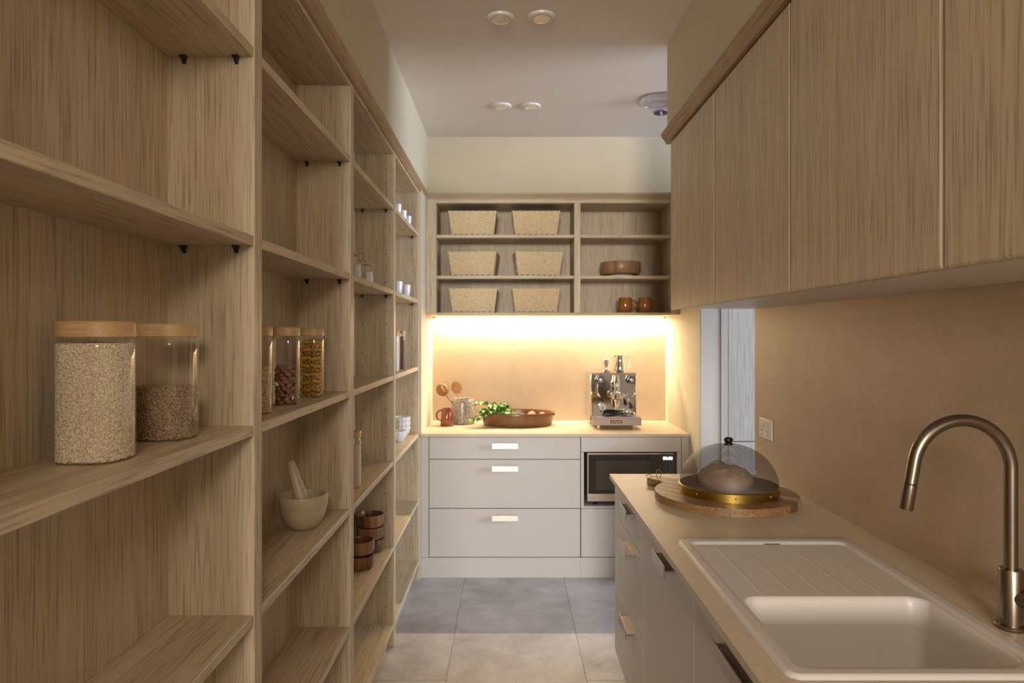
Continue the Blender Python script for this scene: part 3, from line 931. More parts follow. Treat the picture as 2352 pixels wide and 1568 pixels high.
def fill(name, x, y, z, r, h, mat, lab, cat, n=2.7, grain=None, gmat=None, count=0, size=(0.003, 0.001, 0.001), bumpy=0.002, flat=False):
    """a mass inside a jar with its grains on the surface, one uncountable thing"""
    rnd = random.Random(int(x * 1000 + y * 777))
    root = thing(name, lab, cat, (x, y, z + 0.0022))
    root['kind'] = 'stuff'
    rr = r - 0.0022
    core = rr - (size[1] * 0.8 if count else 0)
    prof = [(0, 0.0), (core * 0.94, 0.0), (core, 0.005), (core, h - 0.003), (core * 0.97, h), (core * 0.5, h + bumpy * 0.6), (0, h + bumpy)]
    m = obj('mass', G().lathe((x, y, z + 0.0022), prof, 48, n=n), mat, root, 60)
    m['kind'] = 'stuff'
    if count:
        vs, fs = [], []
        octf = ((0, 2, 4), (2, 1, 4), (1, 3, 4), (3, 0, 4), (2, 0, 5), (1, 2, 5), (3, 1, 5), (0, 3, 5))
        for i in range(count):
            top = rnd.random() < 0.16
            a = rnd.uniform(0, 2 * PI)
            ca, sa = math.cos(a), math.sin(a)
            q = (abs(ca) ** n + abs(sa) ** n) ** (-1.0 / n)
            if top:
                t = math.sqrt(rnd.random()) * 0.97
                c = Vector((x + core * q * ca * t, y + core * q * sa * t, z + 0.0022 + h + bumpy * (1 - t)))
                nrm = Vector((0, 0, 1))
            else:
                c = Vector((x + core * q * ca, y + core * q * sa, z + 0.003 + rnd.uniform(0.001, h - 0.001)))
                e = 1e-3
                a2 = a + e; c2, s2 = math.cos(a2), math.sin(a2)
                q2 = (abs(c2) ** n + abs(s2) ** n) ** (-1.0 / n)
                tg = Vector((q2 * c2 - q * ca, q2 * s2 - q * sa, 0)).normalized()
                nrm = Vector((tg.y, -tg.x, 0))
            u = nrm.orthogonal().normalized()
            v = nrm.cross(u)
            ph = rnd.uniform(0, 2 * PI) if not flat else (rnd.gauss(0, 0.5) + (PI / 2))
            d1 = u * math.cos(ph) + v * math.sin(ph); d2 = nrm.cross(d1)
            k = rnd.uniform(0.8, 1.15)
            A, B, C_ = d1 * size[0] * k, d2 * size[1] * k, nrm * size[2] * k
            o = len(vs)
            vs += [c + A, c - A, c + B, c - B, c + C_, c - C_]
            fs += [tuple(o + q_ for q_ in f) for f in octf]
        me = bpy.data.meshes.new('grains')
        off = Vector(root.location)
        me.from_pydata([tuple(p - off) for p in vs], [], fs)
        me.materials.append(M[gmat]); me.shade_smooth()
        o = bpy.data.objects.new('grains', me); COL.objects.link(o); o.parent = root; o['kind'] = 'stuff'
    return root

Z3 = SH[2]
jar(-0.672, 1.112, Z3, 0.054, 0.225, 'large wooden-lidded glass jar filled with rice to the lid')
fill('rice', -0.672, 1.112, Z3, 0.054, 0.187, 'rice_fill', 'pale rice grains filling the largest nearest jar', 'rice', gmat='rice', count=17000, size=(0.0033, 0.0010, 0.0011))
jar(-0.673, 1.345, Z3, 0.054, 0.225, 'wooden-lidded glass jar half full of brown seeds, beside the rice jar')
fill('seeds', -0.673, 1.345, Z3, 0.054, 0.100, 'quinoa_fill', 'brown mixed seeds half filling the jar beside the rice', 'seeds', gmat='quinoa', count=12000, size=(0.0017, 0.0011, 0.0010))
jar(-0.650, 1.762, Z3, 0.0370, 0.225, 'glass jar of pine nuts half hidden by the shelving upright')
fill('pine_nuts', -0.650, 1.762, Z3, 0.0370, 0.118, 'pine_fill', 'pale pine nuts in the jar half hidden by the upright', 'nuts', gmat='pine', count=2600, size=(0.0032, 0.0019, 0.0018))
jar(-0.648, 1.990, Z3, 0.0370, 0.225, 'glass jar half full of brown almonds, between pine nuts and pasta')
jar(-0.646, 2.245, Z3, 0.0370, 0.225, 'glass jar full of yellow pasta tubes')

# almonds
rnd = random.Random(11)
ag = G().ellipsoid((0, 0, 0), (0.0125, 0.0074, 0.0050), 10, 6, fn=lambda d: 1.0 - 0.18 * max(0, d.x) )
ax_, ay_ = -0.648, 1.990
proto = None
lay = 0; zc = Z3 + 0.009
while lay < 11:
    for k in range(10):
        inner = k >= 7
        a = lay * 0.55 + (k * 2 * PI / 7 if not inner else k * 2 * PI / 3) + rnd.uniform(-0.15, 0.15)
        ca, sa = math.cos(a), math.sin(a)
        q = (abs(ca) ** 2.7 + abs(sa) ** 2.7) ** (-1 / 2.7)
        r_ = (0.0085 if inner else 0.0258) * q
        p = Vector((ax_ + r_ * ca, ay_ + r_ * sa, zc + rnd.uniform(-0.002, 0.002)))
        if lay == 10 and k % 2: continue
        if proto is None:
            o = obj('almond', ag, 'almond', None, 180); proto = o
        else:
            o = inst(proto, 'almond')
        o.location = p
        o.rotation_euler = (rnd.uniform(1.0, 2.1), rnd.uniform(-0.7, 0.7), a + PI / 2 + rnd.uniform(-0.25, 0.25))
        tag(o, 'brown almond in the pile inside the almond jar', 'almond', 'almonds in the glass jar')
    zc += 0.0098; lay += 1
for i, (a, z) in enumerate(((-2.15, 0.062), (-0.75, 0.021))):
    me = G().ellipsoid((0, 0, 0), (0.010, 0.0065, 0.0016), 14, 6)
    o = obj('halved_almond', me, 'almond_cut', None, 180)
    ca, sa = math.cos(a), math.sin(a); q = (abs(ca) ** 2.7 + abs(sa) ** 2.7) ** (-1 / 2.7)
    o.location = (ax_ + 0.0338 * q * ca, ay_ + 0.0338 * q * sa, Z3 + z)
    o.rotation_euler = (PI / 2, 0.4 - 0.8 * i, round((a + PI / 2) / (PI / 2)) * PI / 2 if True else 0)
    tag(o, 'pale halved almond pressed against the glass, ' + ('higher' if i == 0 else 'near the bottom') + ' in the almond jar', 'almond')
# pasta tubes
def rigatoni():
    g = G()
    ro, ri, L = 0.0062, 0.0048, 0.034
    return g.lathe((0, 0, 0), [(ri, -L / 2), (ro, -L / 2), (ro, L / 2), (ri, L / 2)], 14, closed=True)
pg = rigatoni(); proto = None
px_, py_ = -0.646, 2.245
zc = Z3 + 0.010; lay = 0
while zc < Z3 + 0.182:
    off = 0.0165
    hor = lay % 2
    spots = []
    for s in (-1.5, -0.5, 0.5, 1.5):
        spots.append(s * 0.0130)
    for si, s in enumerate(spots):
        if zc > Z3 + 0.160 and si < 2: continue
        for t in (-1, 1):
            if proto is None:
                o = obj('pasta_tube', pg, 'pasta', None, 40); proto = o
            else:
                o = inst(proto, 'pasta_tube')
            if hor:
                o.location = (px_ + t * 0.0165, py_ + s * 0.95, zc + rnd.uniform(-0.003, 0.003))
                o.rotation_euler = (0, PI / 2 + rnd.uniform(-0.3, 0.3), rnd.uniform(-0.12, 0.12))
            else:
                o.location = (px_ + s * 0.95, py_ + t * 0.0165, zc + rnd.uniform(-0.003, 0.003))
                o.rotation_euler = (PI / 2 + rnd.uniform(-0.3, 0.3), 0, rnd.uniform(-0.12, 0.12))
            tag(o, 'yellow pasta tube stacked inside the pasta jar', 'pasta', 'pasta tubes in the glass jar')
    zc += 0.0131; lay += 1

# ---- bay 3 jars
Z2, Z4, Z5, Z1 = SH[1], SH[3], SH[4], SH[0]
for (y, x, h, lab) in ((2.905, -0.650, 0.118, 'small spice jar with white contents, nearest of three on the higher shelf'),
                       (3.050, -0.650, 0.112, 'small empty-looking spice jar, middle of three on the higher shelf'),
                       (3.165, -0.650, 0.105, 'small white spice jar, farthest of three on the higher shelf')):
    jar(x, y, Z2, 0.0225, h, lab, n=2, lid_h=0.008, group='three small spice jars', neck=False)
    fill('spice_powder', x, y, Z2, 0.0225, h * (0.62 if abs(y - 3.05) > 0.01 else 0.15), 'salt', 'white powder inside the ' + ('nearest' if y < 3 else 'middle' if y < 3.1 else 'farthest') + ' of three small spice jars', 'powder', n=2)
jar(-0.650, 2.822, Z4, 0.039, 0.228, 'tall wooden-lidded jar of pale grain on the shelf over the dark wooden bowls')
fill('pale_grain', -0.650, 2.822, Z4, 0.039, 0.165, 'rice_fill', 'pale grain in the tall jar above the wooden bowls', 'grain', gmat='rice', count=900, size=(0.003, 0.001, 0.001))

# ---- mortar and pestle
mx, my = -0.666, 2.215
tag(obj('mortar', G().lathe((mx, my, Z4), [(0, 0.0), (0.030, 0.0), (0.042, 0.006), (0.060, 0.026), (0.072, 0.055), (0.078, 0.088), (0.079, 0.108), (0.077, 0.1115), (0.069, 0.1115), (0.067, 0.106), (0.064, 0.075), (0.048, 0.040), (0.02, 0.024), (0, 0.022)], 56), 'marble', None, 60, (mx, my, Z4)), 'beige marble mortar bowl on the shelf below the pasta jar', 'mortar')
a = Vector((mx + 0.013, my - 0.012, Z4 + 0.046)); b_ = Vector((-0.712, 2.225, Z4 + 0.218))
dp = (b_ - a)
pp = [a + dp * t for t in (0, 0.03, 0.10, 0.35, 0.7, 0.93, 0.98, 1.0)]
tag(obj('pestle', G().tube(pp, [0.012, 0.020, 0.0245, 0.0225, 0.0165, 0.0138, 0.011, 0.004], 24), 'marble', None, 180, tuple(a)), 'beige marble pestle leaning inside the mortar', 'pestle')

# ---- wooden bowls, bay 3
def wood_bowl(x, y, z, lab, rz):
    o = obj('wooden_bowl', G().lathe((x, y, z), [(0, 0), (0.048, 0), (0.058, 0.004), (0.063, 0.016), (0.065, 0.056), (0.064, 0.060), (0.060, 0.060), (0.058, 0.054), (0.055, 0.018), (0.045, 0.010), (0, 0.009)], 40), 'staved', None, 45, (x, y, z))
    tag(o, lab, 'bowl', 'stacked dark wooden bowls')
    o.rotation_euler = (0, 0, rz)
    return o
for k, w_ in enumerate(('bottom', 'middle', 'top')):
    wood_bowl(-0.672, 3.325, Z5 + k * 0.0602, 'dark segmented wooden bowl, %s of the rear stack of three' % w_, k * 1.1)
for k, w_ in enumerate(('bottom', 'top')):
    wood_bowl(-0.672, 3.085, Z5 + k * 0.0652, 'dark segmented wooden bowl, %s of the front stack of two' % w_, 0.5 + k * 1.7)

# ---- crockery, bay 4
def cup(x, y, z, r, h, lab, group):
    g = G()
    prof = [(0, 0), (r * 0.62, 0), (r * 0.72, 0.004), (r * 0.9, h * 0.5), (r, h - 0.001), (r - 0.003, h), (r * 0.86, h * 0.5), (r * 0.6, 0.008), (0, 0.007)]
    seg = 48
    g.lathe((x, y, z), prof, seg)
    for i, p in enumerate(g.v):
        if seg * 1 < i < seg * 5:
            k = i % seg
            s = 1.0 + (0.035 if k % 4 < 2 else -0.02)
            g.v[i] = (x + (p[0] - x) * s, y + (p[1] - y) * s, p[2])
    return tag(obj('ceramic_cup', g, 'ceramic', None, 60, (x, y, z)), lab, 'cup', group)
for (y, w_) in ((3.79, 'nearest'), (3.985, 'middle'), (4.175, 'farthest')):
    cup(-0.620, y, Z1, 0.026, 0.079, 'small white ribbed cup, %s of three on the top shelf' % w_, 'white cups on the top shelf of the far bay')
cup(-0.635, 3.90, Z2, 0.030, 0.082, 'white ribbed cup beside the upright on the second shelf of the far bay', 'white cups on the second shelf')
cup(-0.630, 4.165, Z2, 0.032, 0.082, 'larger white ribbed cup on the second shelf of the far bay', 'white cups on the second shelf')
jar(-0.620, 3.765, Z3, 0.0165, 0.228, 'slim tall jar of white salt beside the pepper jar', n=2, lid_h=0.020, group='slim seasoning jars', neck=False)
fill('salt', -0.620, 3.765, Z3, 0.0165, 0.19, 'salt', 'white salt filling the slim jar', 'salt', n=2)
jar(-0.616, 3.965, Z3, 0.0165, 0.228, 'slim tall jar of dark peppercorns in the far shelving bay', n=2, lid_h=0.020, group='slim seasoning jars', neck=False)
fill('peppercorns', -0.616, 3.965, Z3, 0.0165, 0.19, 'pepper', 'dark peppercorns filling the slim jar', 'pepper', n=2)
def ribbed_bowl(x, y, z, lab):
    g = G(); seg = 60
    prof = [(0, 0), (0.026, 0), (0.030, 0.004), (0.046, 0.022), (0.054, 0.050), (0.055, 0.062), (0.053, 0.063), (0.050, 0.050), (0.042, 0.024), (0.02, 0.010), (0, 0.009)]
    g.lathe((x, y, z), prof, seg)
    for i, p in enumerate(g.v):
        if seg * 2 <= i < seg * 6:
            s = 1.0 + (0.022 if i % 4 < 2 else -0.022)
            g.v[i] = (x + (p[0] - x) * s, y + (p[1] - y) * s, p[2])
    return tag(obj('ceramic_bowl', g, 'ceramic', None, 60, (x, y, z)), lab, 'bowl', 'white ribbed bowls')
ribbed_bowl(-0.655, 4.02, Z4, 'single white ribbed bowl in front of the white bowl stack')
for k, w_ in enumerate(('bottom', 'middle', 'top')):
    ribbed_bowl(-0.660, 4.20, Z4 + k * 0.030, 'white ribbed bowl, %s of the nested stack' % w_)

# ------------------------------------------------------------------ things in the back cabinet
bx, by, bz = 0.778, 4.74, 1.946
root = thing('serving_bowl', 'round low wooden bowl on a white foot, middle shelf of the far cabinet', 'bowl', (bx, by, bz))
obj('bowl', G().lathe((bx, by, bz), [(0, 0.012), (0.10, 0.012), (0.128, 0.020), (0.138, 0.038), (0.140, 0.075), (0.136, 0.102), (0.131, 0.104), (0.128, 0.098), (0.128, 0.045), (0.10, 0.026), (0, 0.024)], 56), 'staved_light', root, 45)
obj('foot', G().lathe((bx, by, bz), [(0, 0), (0.085, 0), (0.088, 0.003), (0.090, 0.0118), (0, 0.0118)], 48), 'ceramic', root, 40)

def mug(x, y, z, prof, hpts, hr, mat, lab, group=None):
    root = thing('mug', lab, 'mug', (x, y, z), group)
    obj('cup_body', G().lathe((x, y, z), prof, 44), mat, root, 50)
    obj('handle', G().tube([(x + p[0], y + p[1], z + p[2]) for p in hpts], hr, 12), mat, root, 180)
barrel = [(0, 0), (0.036, 0), (0.042, 0.004), (0.049, 0.030), (0.051, 0.055), (0.047, 0.085), (0.044, 0.104), (0.0425, 0.106), (0.041, 0.103), (0.045, 0.080), (0.047, 0.055), (0.044, 0.025), (0.03, 0.010), (0, 0.009)]
hp = []
for k in range(13):
    a = R(100 - 200 * k / 12)
    hp.append((0.046 + 0.029 * max(0, math.cos(a)) ** 0.8 if math.cos(a) > 0 else 0.043, 0.0, 0.056 + 0.031 * math.sin(a)))
for (x, lab) in ((0.801, 'amber glazed mug on the lowest shelf, left of the pair'), (0.935, 'amber glazed mug on the lowest shelf, right of the pair')):
    mug(x, 4.69, 1.697, barrel, hp, 0.0062, 'amber', lab, 'pair of amber mugs')

# ------------------------------------------------------------------ things on the far worktop
ZW = 0.92
tprof = [(0, 0), (0.046, 0), (0.0485, 0.003), (0.044, 0.06), (0.0375, 0.118), (0.036, 0.121), (0.0345, 0.118), (0.040, 0.06), (0.043, 0.012), (0, 0.010)]
hp2 = []
for k in range(13):
    a = R(90 + 200 * k / 12)
    hp2.append((-0.040 + 0.034 * math.cos(a) * (1 if math.cos(a) < 0 else 0.2), -0.004, 0.072 + 0.036 * math.sin(a)))
mug(-0.4235, 4.715, ZW, tprof, hp2, [0.0065] * 13, 'rust', 'glossy rust-brown tapered mug in front of the speckled crock')
cx_, cy_ = -0.325, 4.845
root = thing('utensil_crock', 'speckled stoneware crock holding two wooden spoons', 'crock', (cx_, cy_, ZW))
obj('pot', G().lathe((cx_, cy_, ZW), [(0, 0), (0.078, 0), (0.085, 0.004), (0.0875, 0.015), (0.0865, 0.06), (0.081, 0.145), (0.0775, 0.172), (0.075, 0.175), (0.072, 0.172), (0.076, 0.14), (0.08, 0.02), (0, 0.012)], 56), 'crock', root, 50)
def spoon(head_c, foot, mat, lab, rx, rz, tilt, slot=False):
    root = thing('wooden_spoon', lab, 'spoon', foot)
    f = Vector(foot); c = Vector(head_c)
    d = (c - f).normalized()
    neck = c - d * (rz * 0.90)
    obj('handle', G().tube([f, f.lerp(neck, 0.5), neck, neck + d * 0.012], [0.006, 0.0055, 0.0058, 0.004], 12), mat, root, 180)
    # bowl of the spoon: shallow dished oval facing the viewer
    y = Vector((0, 1, 0)); side = d.cross(y).normalized(); nrm = side.cross(d).normalized()
    vs, fs = [], []
    rings, seg = 7, 28
    for s_ in (0, 1):
        for i in range(rings + 1):
            t = i / rings
            for k in range(seg):
                a = 2 * PI * k / seg
                dish = 0.016 * (1 - t * t)
                off = dish + (0.004 * (1 - t ** 4) if s_ else 0)
                p = c + side * (rx * t * math.cos(a)) + d * (rz * t * math.sin(a)) + nrm * (off * tilt)
                vs.append(p)
    n1 = (rings + 1) * seg
    for s_ in (0, 1):
        for i in range(rings):
            for k in range(seg):
                l = (k + 1) % seg; b0 = s_ * n1
                fs.append((b0 + i * seg + k, b0 + i * seg + l, b0 + (i + 1) * seg + l, b0 + (i + 1) * seg + k))
    obj('spoon_bowl', G().add(vs, fs), mat, root, 180)
    if slot:
        g = G()
        for s_ in (-0.2,):
            p0 = c - side * rx * 0.45 + d * rz * 0.60 - nrm * 0.003 * tilt; p1 = c + side * rx * 0.10 - d * rz * 0.35 - nrm * 0.003 * tilt
            p0 = c + side * (-0.012) + d * rz * 0.55; p1 = c + side * (-0.006) - d * rz * 0.45
            g.tube([p0 + nrm * (-0.0215), p1 + nrm * (-0.0215)], 0.0050, 10)
        obj('slot', g, 'spoon', root, 180)
spoon((-0.466, 4.80, 1.162), (-0.300, 4.815, 0.945), 'spoon_dark', 'dark slotted wooden spoon leaning left out of the crock', 0.043, 0.047, -1, True)
spoon((-0.374, 4.865, 1.172), (-0.322, 4.875, 0.945), 'spoon', 'light wooden spoon standing upright in the crock', 0.034, 0.046, 1)

# oval tray
tx, ty = 0.064, 4.775
root = thing('wooden_tray', 'oval dark wooden tray with high sides holding herbs and red potatoes', 'tray', (tx, ty, ZW))
obj('bowl', G().lathe((tx, ty, ZW), [(0, 0), (0.222, 0), (0.238, 0.006), (0.246, 0.030), (0.249, 0.070), (0.252, 0.088), (0.250, 0.092), (0.241, 0.092), (0.238, 0.086), (0.234, 0.022), (0.215, 0.012), (0, 0.012)], 72, sy=0.715), 'tray_wood', root, 45)
obj('handle', G().ellipsoid((tx + 0.252, ty, ZW + 0.078), (0.010, 0.040, 0.013), 16, 8), 'tray_wood', root, 180)
for i, (x, y, s, lab) in enumerate(((0.160, 4.78, 1.0, 'pink-red potato in the wooden tray, beside the herbs'), (0.233, 4.765, 0.92, 'pink-red potato in the wooden tray, at its right end'),)):
    o = obj('potato', G().ellipsoid((x, y, ZW + 0.0125 + 0.041 * s), (0.035 * s, 0.038 * s, 0.040 * s), 20, 12, fn=lambda d, i=i: 1 + 0.06 * math.sin(3 * d.x + i) + 0.05 * math.sin(4 * d.y + 2 * i)), 'potato', None, 180, (x, y, ZW + 0.0125))
    tag(o, lab, 'potato', 'red potatoes in the tray')

# herbs
root = thing('herb_bunch', 'bunch of leafy green herbs spilling over the left rim of the tray', 'herbs', (-0.10, 4.72, ZW + 0.09))
def leaf_mesh():
    vs, fs = [], []
    n = 6
    for i in range(n + 1):
        t = i / n
        wdt = 0.017 * math.sin(PI * min(1, t * 0.94 + 0.03)) ** 0.8 * (1.05 - 0.35 * t)
        z = 0.010 * math.sin(t * PI) - 0.010 * t * t
        for s in (-1, 0, 1):
            vs.append((s * wdt, t * 0.050, z + (0.005 * abs(s))))
    for i in range(n):
        for s in range(2):
            a = i * 3 + s
            fs.append((a, a + 1, a + 4, a + 3))
    return G().add(vs, fs)
lg = leaf_mesh(); proto = None
rnd = random.Random(5)
stems = []
for i in range(9):
    a0 = Vector((0.10 + rnd.uniform(-0.05, 0.05), 4.76 + rnd.uniform(-0.05, 0.05), ZW + 0.07 + rnd.uniform(-0.02, 0.01)))
    tip = Vector((-0.235 + rnd.uniform(-0.02, 0.16), 4.60 + rnd.uniform(-0.01, 0.16), ZW + rnd.uniform(0.075, 0.155)))
    if i < 3: tip = Vector((-0.235 + 0.035 * i, 4.615 + 0.02 * i, ZW + 0.045 + 0.02 * i))
    mid = a0.lerp(tip, 0.55) + Vector((0, 0, 0.045))
    pts = []
    for k in range(9):
        t = k / 8
        pts.append(a0 * (1 - t) ** 2 + mid * 2 * t * (1 - t) + tip * t * t)
    stems.append(pts)
    obj('stem', G().tube(pts, [0.0022 - 0.0012 * k / 8 for k in range(9)], 6), 'stem', root, 180)
    for k in range(3, 9):
        for side in (-1, 1):
            t = (pts[min(k + 1, 8)] - pts[k - 1]).normalized()
            yaw = math.atan2(-t.x, t.y) + side * rnd.uniform(0.5, 1.25)
            m4 = Matrix.Translation(pts[k] - Vector(root.location)) @ Euler((rnd.uniform(-0.5, 0.6), rnd.uniform(-0.6, 0.6), yaw)).to_matrix().to_4x4() @ Matrix.Scale(rnd.uniform(0.8, 1.25), 4)
            if proto is None:
                proto = obj('leaf', lg, 'leaf', None, 180)
                proto.parent = root; proto.matrix_local = m4
            else:
                inst(proto, 'leaf', root, m4)

# ------------------------------------------------------------------ espresso machine
ex0, ex1, eyf, eyb, ez0, ez1 = 0.558, 0.876, 4.665, 4.945, 0.950, 1.288
root = thing('espresso_machine', 'chrome espresso machine with two black star knobs on the far worktop', 'coffee machine', (0.717, 4.75, ZW))
obj('housing', G().box(ex0, ex1, eyf, eyb, ez0, ez1, 0.003), 'chrome', root)
obj('front_panel', G().box(ex0 + 0.022, ex1 - 0.012, eyf - 0.003, eyf - 0.0005, ez0 + 0.045, ez1 - 0.012, 0.001), 'chrome', root)
for x in (ex0 + 0.008, ex1 - 0.008):
    obj('corner_rail', G().tube([(x, eyf - 0.004, ez0 + 0.045), (x, eyf - 0.004, ez1 - 0.008)], 0.0045, 10), 'chrome', root, 180)
obj('drip_tray', G().box(0.564, 0.882, 4.530, 4.70, 0.946, 0.998, 0.002), 'tray_steel', root)
obj('drip_grate', G().box(0.580, 0.866, 4.545, 4.655, 0.9985, 1.001), 'steel', root)
for x in (0.605, 0.835):
    for y in (4.56, 4.90):
        obj('foot', G().lathe((x, y, ZW), cylinder_profile(0.011, 0.013, 0.0, 0.0305, 0.002), 16), 'chrome_soft', root, 40)
bd = obj('badge', G().box(0.672, 0.756, 4.5275, 4.5299, 0.961, 0.981, 0.0006), 'badge', root)
obj('badge_edge', G().box(0.668, 0.672, 4.5275, 4.5299, 0.960, 0.982), 'print_white', bd)
text('lettering', 'La Pavoni', 0.0175, 'print_white', bd, (0.7145, 4.527, 0.9715), (R(90), 0, 0))
def knob(x, z):
    k = obj('knob', G(), 'black', root) if False else None
    g = G()
    pts = []
    for i in range(48):
        a = 2 * PI * i / 48
        r_ = 0.0255 + 0.0032 * math.cos(6 * a)
        pts.append((x + r_ * math.cos(a), z + r_ * math.sin(a)))
    g.prism(pts, 'y', eyf - 0.058, eyf - 0.036)
    kb = obj('star_knob', g, 'black', root, 40)
    obj('knob_cap', G().ellipsoid((x, eyf - 0.058, z), (0.0165, 0.005, 0.0165), 20, 10), 'chrome', kb, 180)
    obj('valve_stem', G().tube([(x, eyf - 0.036, z), (x, eyf, z)], 0.010, 16), 'chrome', root, 40)
knob(0.624, 1.243); knob(0.832, 1.243)
gx = 0.727
gh = obj('group_head', G().tube([(gx, eyf, 1.215), (gx, eyf - 0.04, 1.215), (gx, eyf - 0.075, 1.205)], [0.026, 0.026, 0.020], 24), 'chrome', root, 40)
obj('group_body', G().lathe((gx, eyf - 0.078, 1.115), [(0, 0.0), (0.028, 0.0), (0.040, 0.004), (0.042, 0.012), (0.042, 0.034), (0.036, 0.040), (0.022, 0.048), (0.019, 0.075), (0.024, 0.085), (0.024, 0.118), (0.016, 0.132), (0.011, 0.158), (0, 0.162)], 32), 'chrome', root, 40)
obj('group_flange', G().box(gx - 0.040, gx + 0.058, eyf - 0.10, eyf - 0.05, 1.126, 1.148, 0.003), 'chrome_soft', root)
gd = obj('dial_rim', G().tube([(gx, eyf - 0.104, 1.212), (gx, eyf - 0.098, 1.212)], 0.0175, 24), 'chrome', root, 40)
obj('dial_face', G().tube([(gx, eyf - 0.1048, 1.212), (gx, eyf - 0.1041, 1.212)], 0.0145, 24), 'gauge', gd, 40)
obj('brew_cup', G().lathe((gx + 0.002, eyf - 0.078, 1.045), [(0, 0), (0.012, 0), (0.016, 0.006), (0.0185, 0.050), (0.024, 0.068), (0, 0.069)], 24), 'chrome', root, 40)
obj('brew_lever', G().tube([(gx + 0.058, eyf - 0.075, 1.142), (gx + 0.072, eyf - 0.10, 1.128), (gx + 0.083, eyf - 0.11, 1.094)], 0.0042, 10), 'chrome', root, 180)
obj('lever_grip', G().tube([(gx + 0.081, eyf - 0.109, 1.098), (gx + 0.088, eyf - 0.112, 1.080), (gx + 0.092, eyf - 0.113, 1.062), (gx + 0.093, eyf - 0.113, 1.056)], [0.006, 0.011, 0.0125, 0.006], 14), 'black', root, 180)
# portafilter resting across the grate
pf = obj('portafilter', G().lathe((0.800, 4.60, 1.0015), [(0, 0), (0.024, 0), (0.030, 0.004), (0.032, 0.024), (0.034, 0.026), (0.034, 0.030), (0.028, 0.030), (0.026, 0.010), (0, 0.008)], 28), 'chrome', root, 40)
obj('handle', G().tube([(0.770, 4.592, 1.018), (0.742, 4.585, 1.018), (0.735, 4.583, 1.019), (0.70, 4.575, 1.017), (0.655, 4.567, 1.014), (0.648, 4.566, 1.014)], [0.006, 0.006, 0.0115, 0.0125, 0.0145, 0.008], 16), 'black', pf, 180)
obj('spout', G().tube([(0.828, 4.60, 1.012), (0.838, 4.585, 1.022), (0.846, 4.575, 1.010), (0.848, 4.572, 1.0025)], [0.010, 0.011, 0.009, 0.007], 14), 'chrome', pf, 180)
# wands
for sgn, x0 in ((1, 0.602), (-1, 0.856)):
    pts = [(x0 + 0.012 * sgn, eyf - 0.02, 1.225), (x0 + 0.002 * sgn, eyf - 0.045, 1.205), (x0 - 0.002 * sgn, eyf - 0.055, 1.165), (x0 + 0.006 * sgn, eyf - 0.06, 1.142), (x0 + 0.026 * sgn, eyf - 0.062, 1.118), (x0 + 0.034 * sgn, eyf - 0.062, 1.098), (x0 + 0.034 * sgn, eyf - 0.062, 1.015)]
    if sgn < 0:
        pts = pts[:4] + [(x0 - 0.018, eyf - 0.06, 1.138), (x0 - 0.036, eyf - 0.06, 1.128)]
    wd = obj('steam_wand', G().tube(pts, 0.0042, 12), 'chrome', root, 180)
    if sgn > 0:
        obj('wand_grip', G().tube([(x0 + 0.017, eyf - 0.0615, 1.128), (x0 + 0.029, eyf - 0.062, 1.112), (x0 + 0.034, eyf - 0.062, 1.094)], 0.0066, 12), 'black', wd, 180)
gd = obj('pressure_gauge', G().tube([(0.641, eyf - 0.016, 1.055), (0.641, eyf - 0.003, 1.055)], 0.0275, 28), 'chrome', root, 40)
obj('gauge_face', G().tube([(0.641, eyf - 0.0168, 1.055), (0.641, eyf - 0.0161, 1.055)], 0.0235, 28), 'gauge', gd, 40)
obj('gauge_needle', G().box(0.640, 0.642, eyf - 0.0176, eyf - 0.0169, 1.050, 1.072), 'black', gd)
# tamper and milk jug on top
tz = ez1
root = thing('coffee_tamper', 'chrome tamper standing on the espresso machine', 'tamper', (0.678, 4.74, tz))
obj('foot', G().lathe((0.678, 4.74, tz), [(0, 0), (0.026, 0), (0.027, 0.002), (0.027, 0.012), (0.024, 0.015), (0, 0.015)], 32), 'chrome', root, 40)
obj('handle', G().lathe((0.678, 4.74, tz + 0.0152), [(0, 0), (0.014, 0), (0.009, 0.010), (0.010, 0.022), (0.017, 0.050), (0.020, 0.064), (0.017, 0.075), (0, 0.080)], 28), 'chrome', root, 180)
root = thing('milk_jug', 'polished steel milk jug standing on the espresso machine', 'jug', (0.775, 4.75, tz))
obj('body', G().lathe((0.775, 4.75, tz), [(0, 0), (0.037, 0), (0.040, 0.003), (0.041, 0.020), (0.039, 0.045), (0.033, 0.068), (0.031, 0.090), (0.034, 0.117), (0.0325, 0.117), (0.030, 0.090), (0.032, 0.068), (0.037, 0.04), (0.037, 0.006), (0, 0.005)], 40), 'chrome', root, 50)
obj('spout', G().add([(0.745, 4.735, tz + 0.117), (0.745, 4.765, tz + 0.117), (0.728, 4.75, tz + 0.119), (0.7435, 4.75, tz + 0.092)], [(0, 2, 3), (2, 1, 3)]), 'chrome', root)
obj('handle', G().tube([(0.806, 4.75, tz + 0.108), (0.822, 4.75, tz + 0.112), (0.838, 4.75, tz + 0.104), (0.842, 4.75, tz + 0.085), (0.838, 4.75, tz + 0.045), (0.830, 4.75, tz + 0.026), (0.815, 4.75, tz + 0.020)], 0.0032, 10), 'chrome_soft', root, 180)

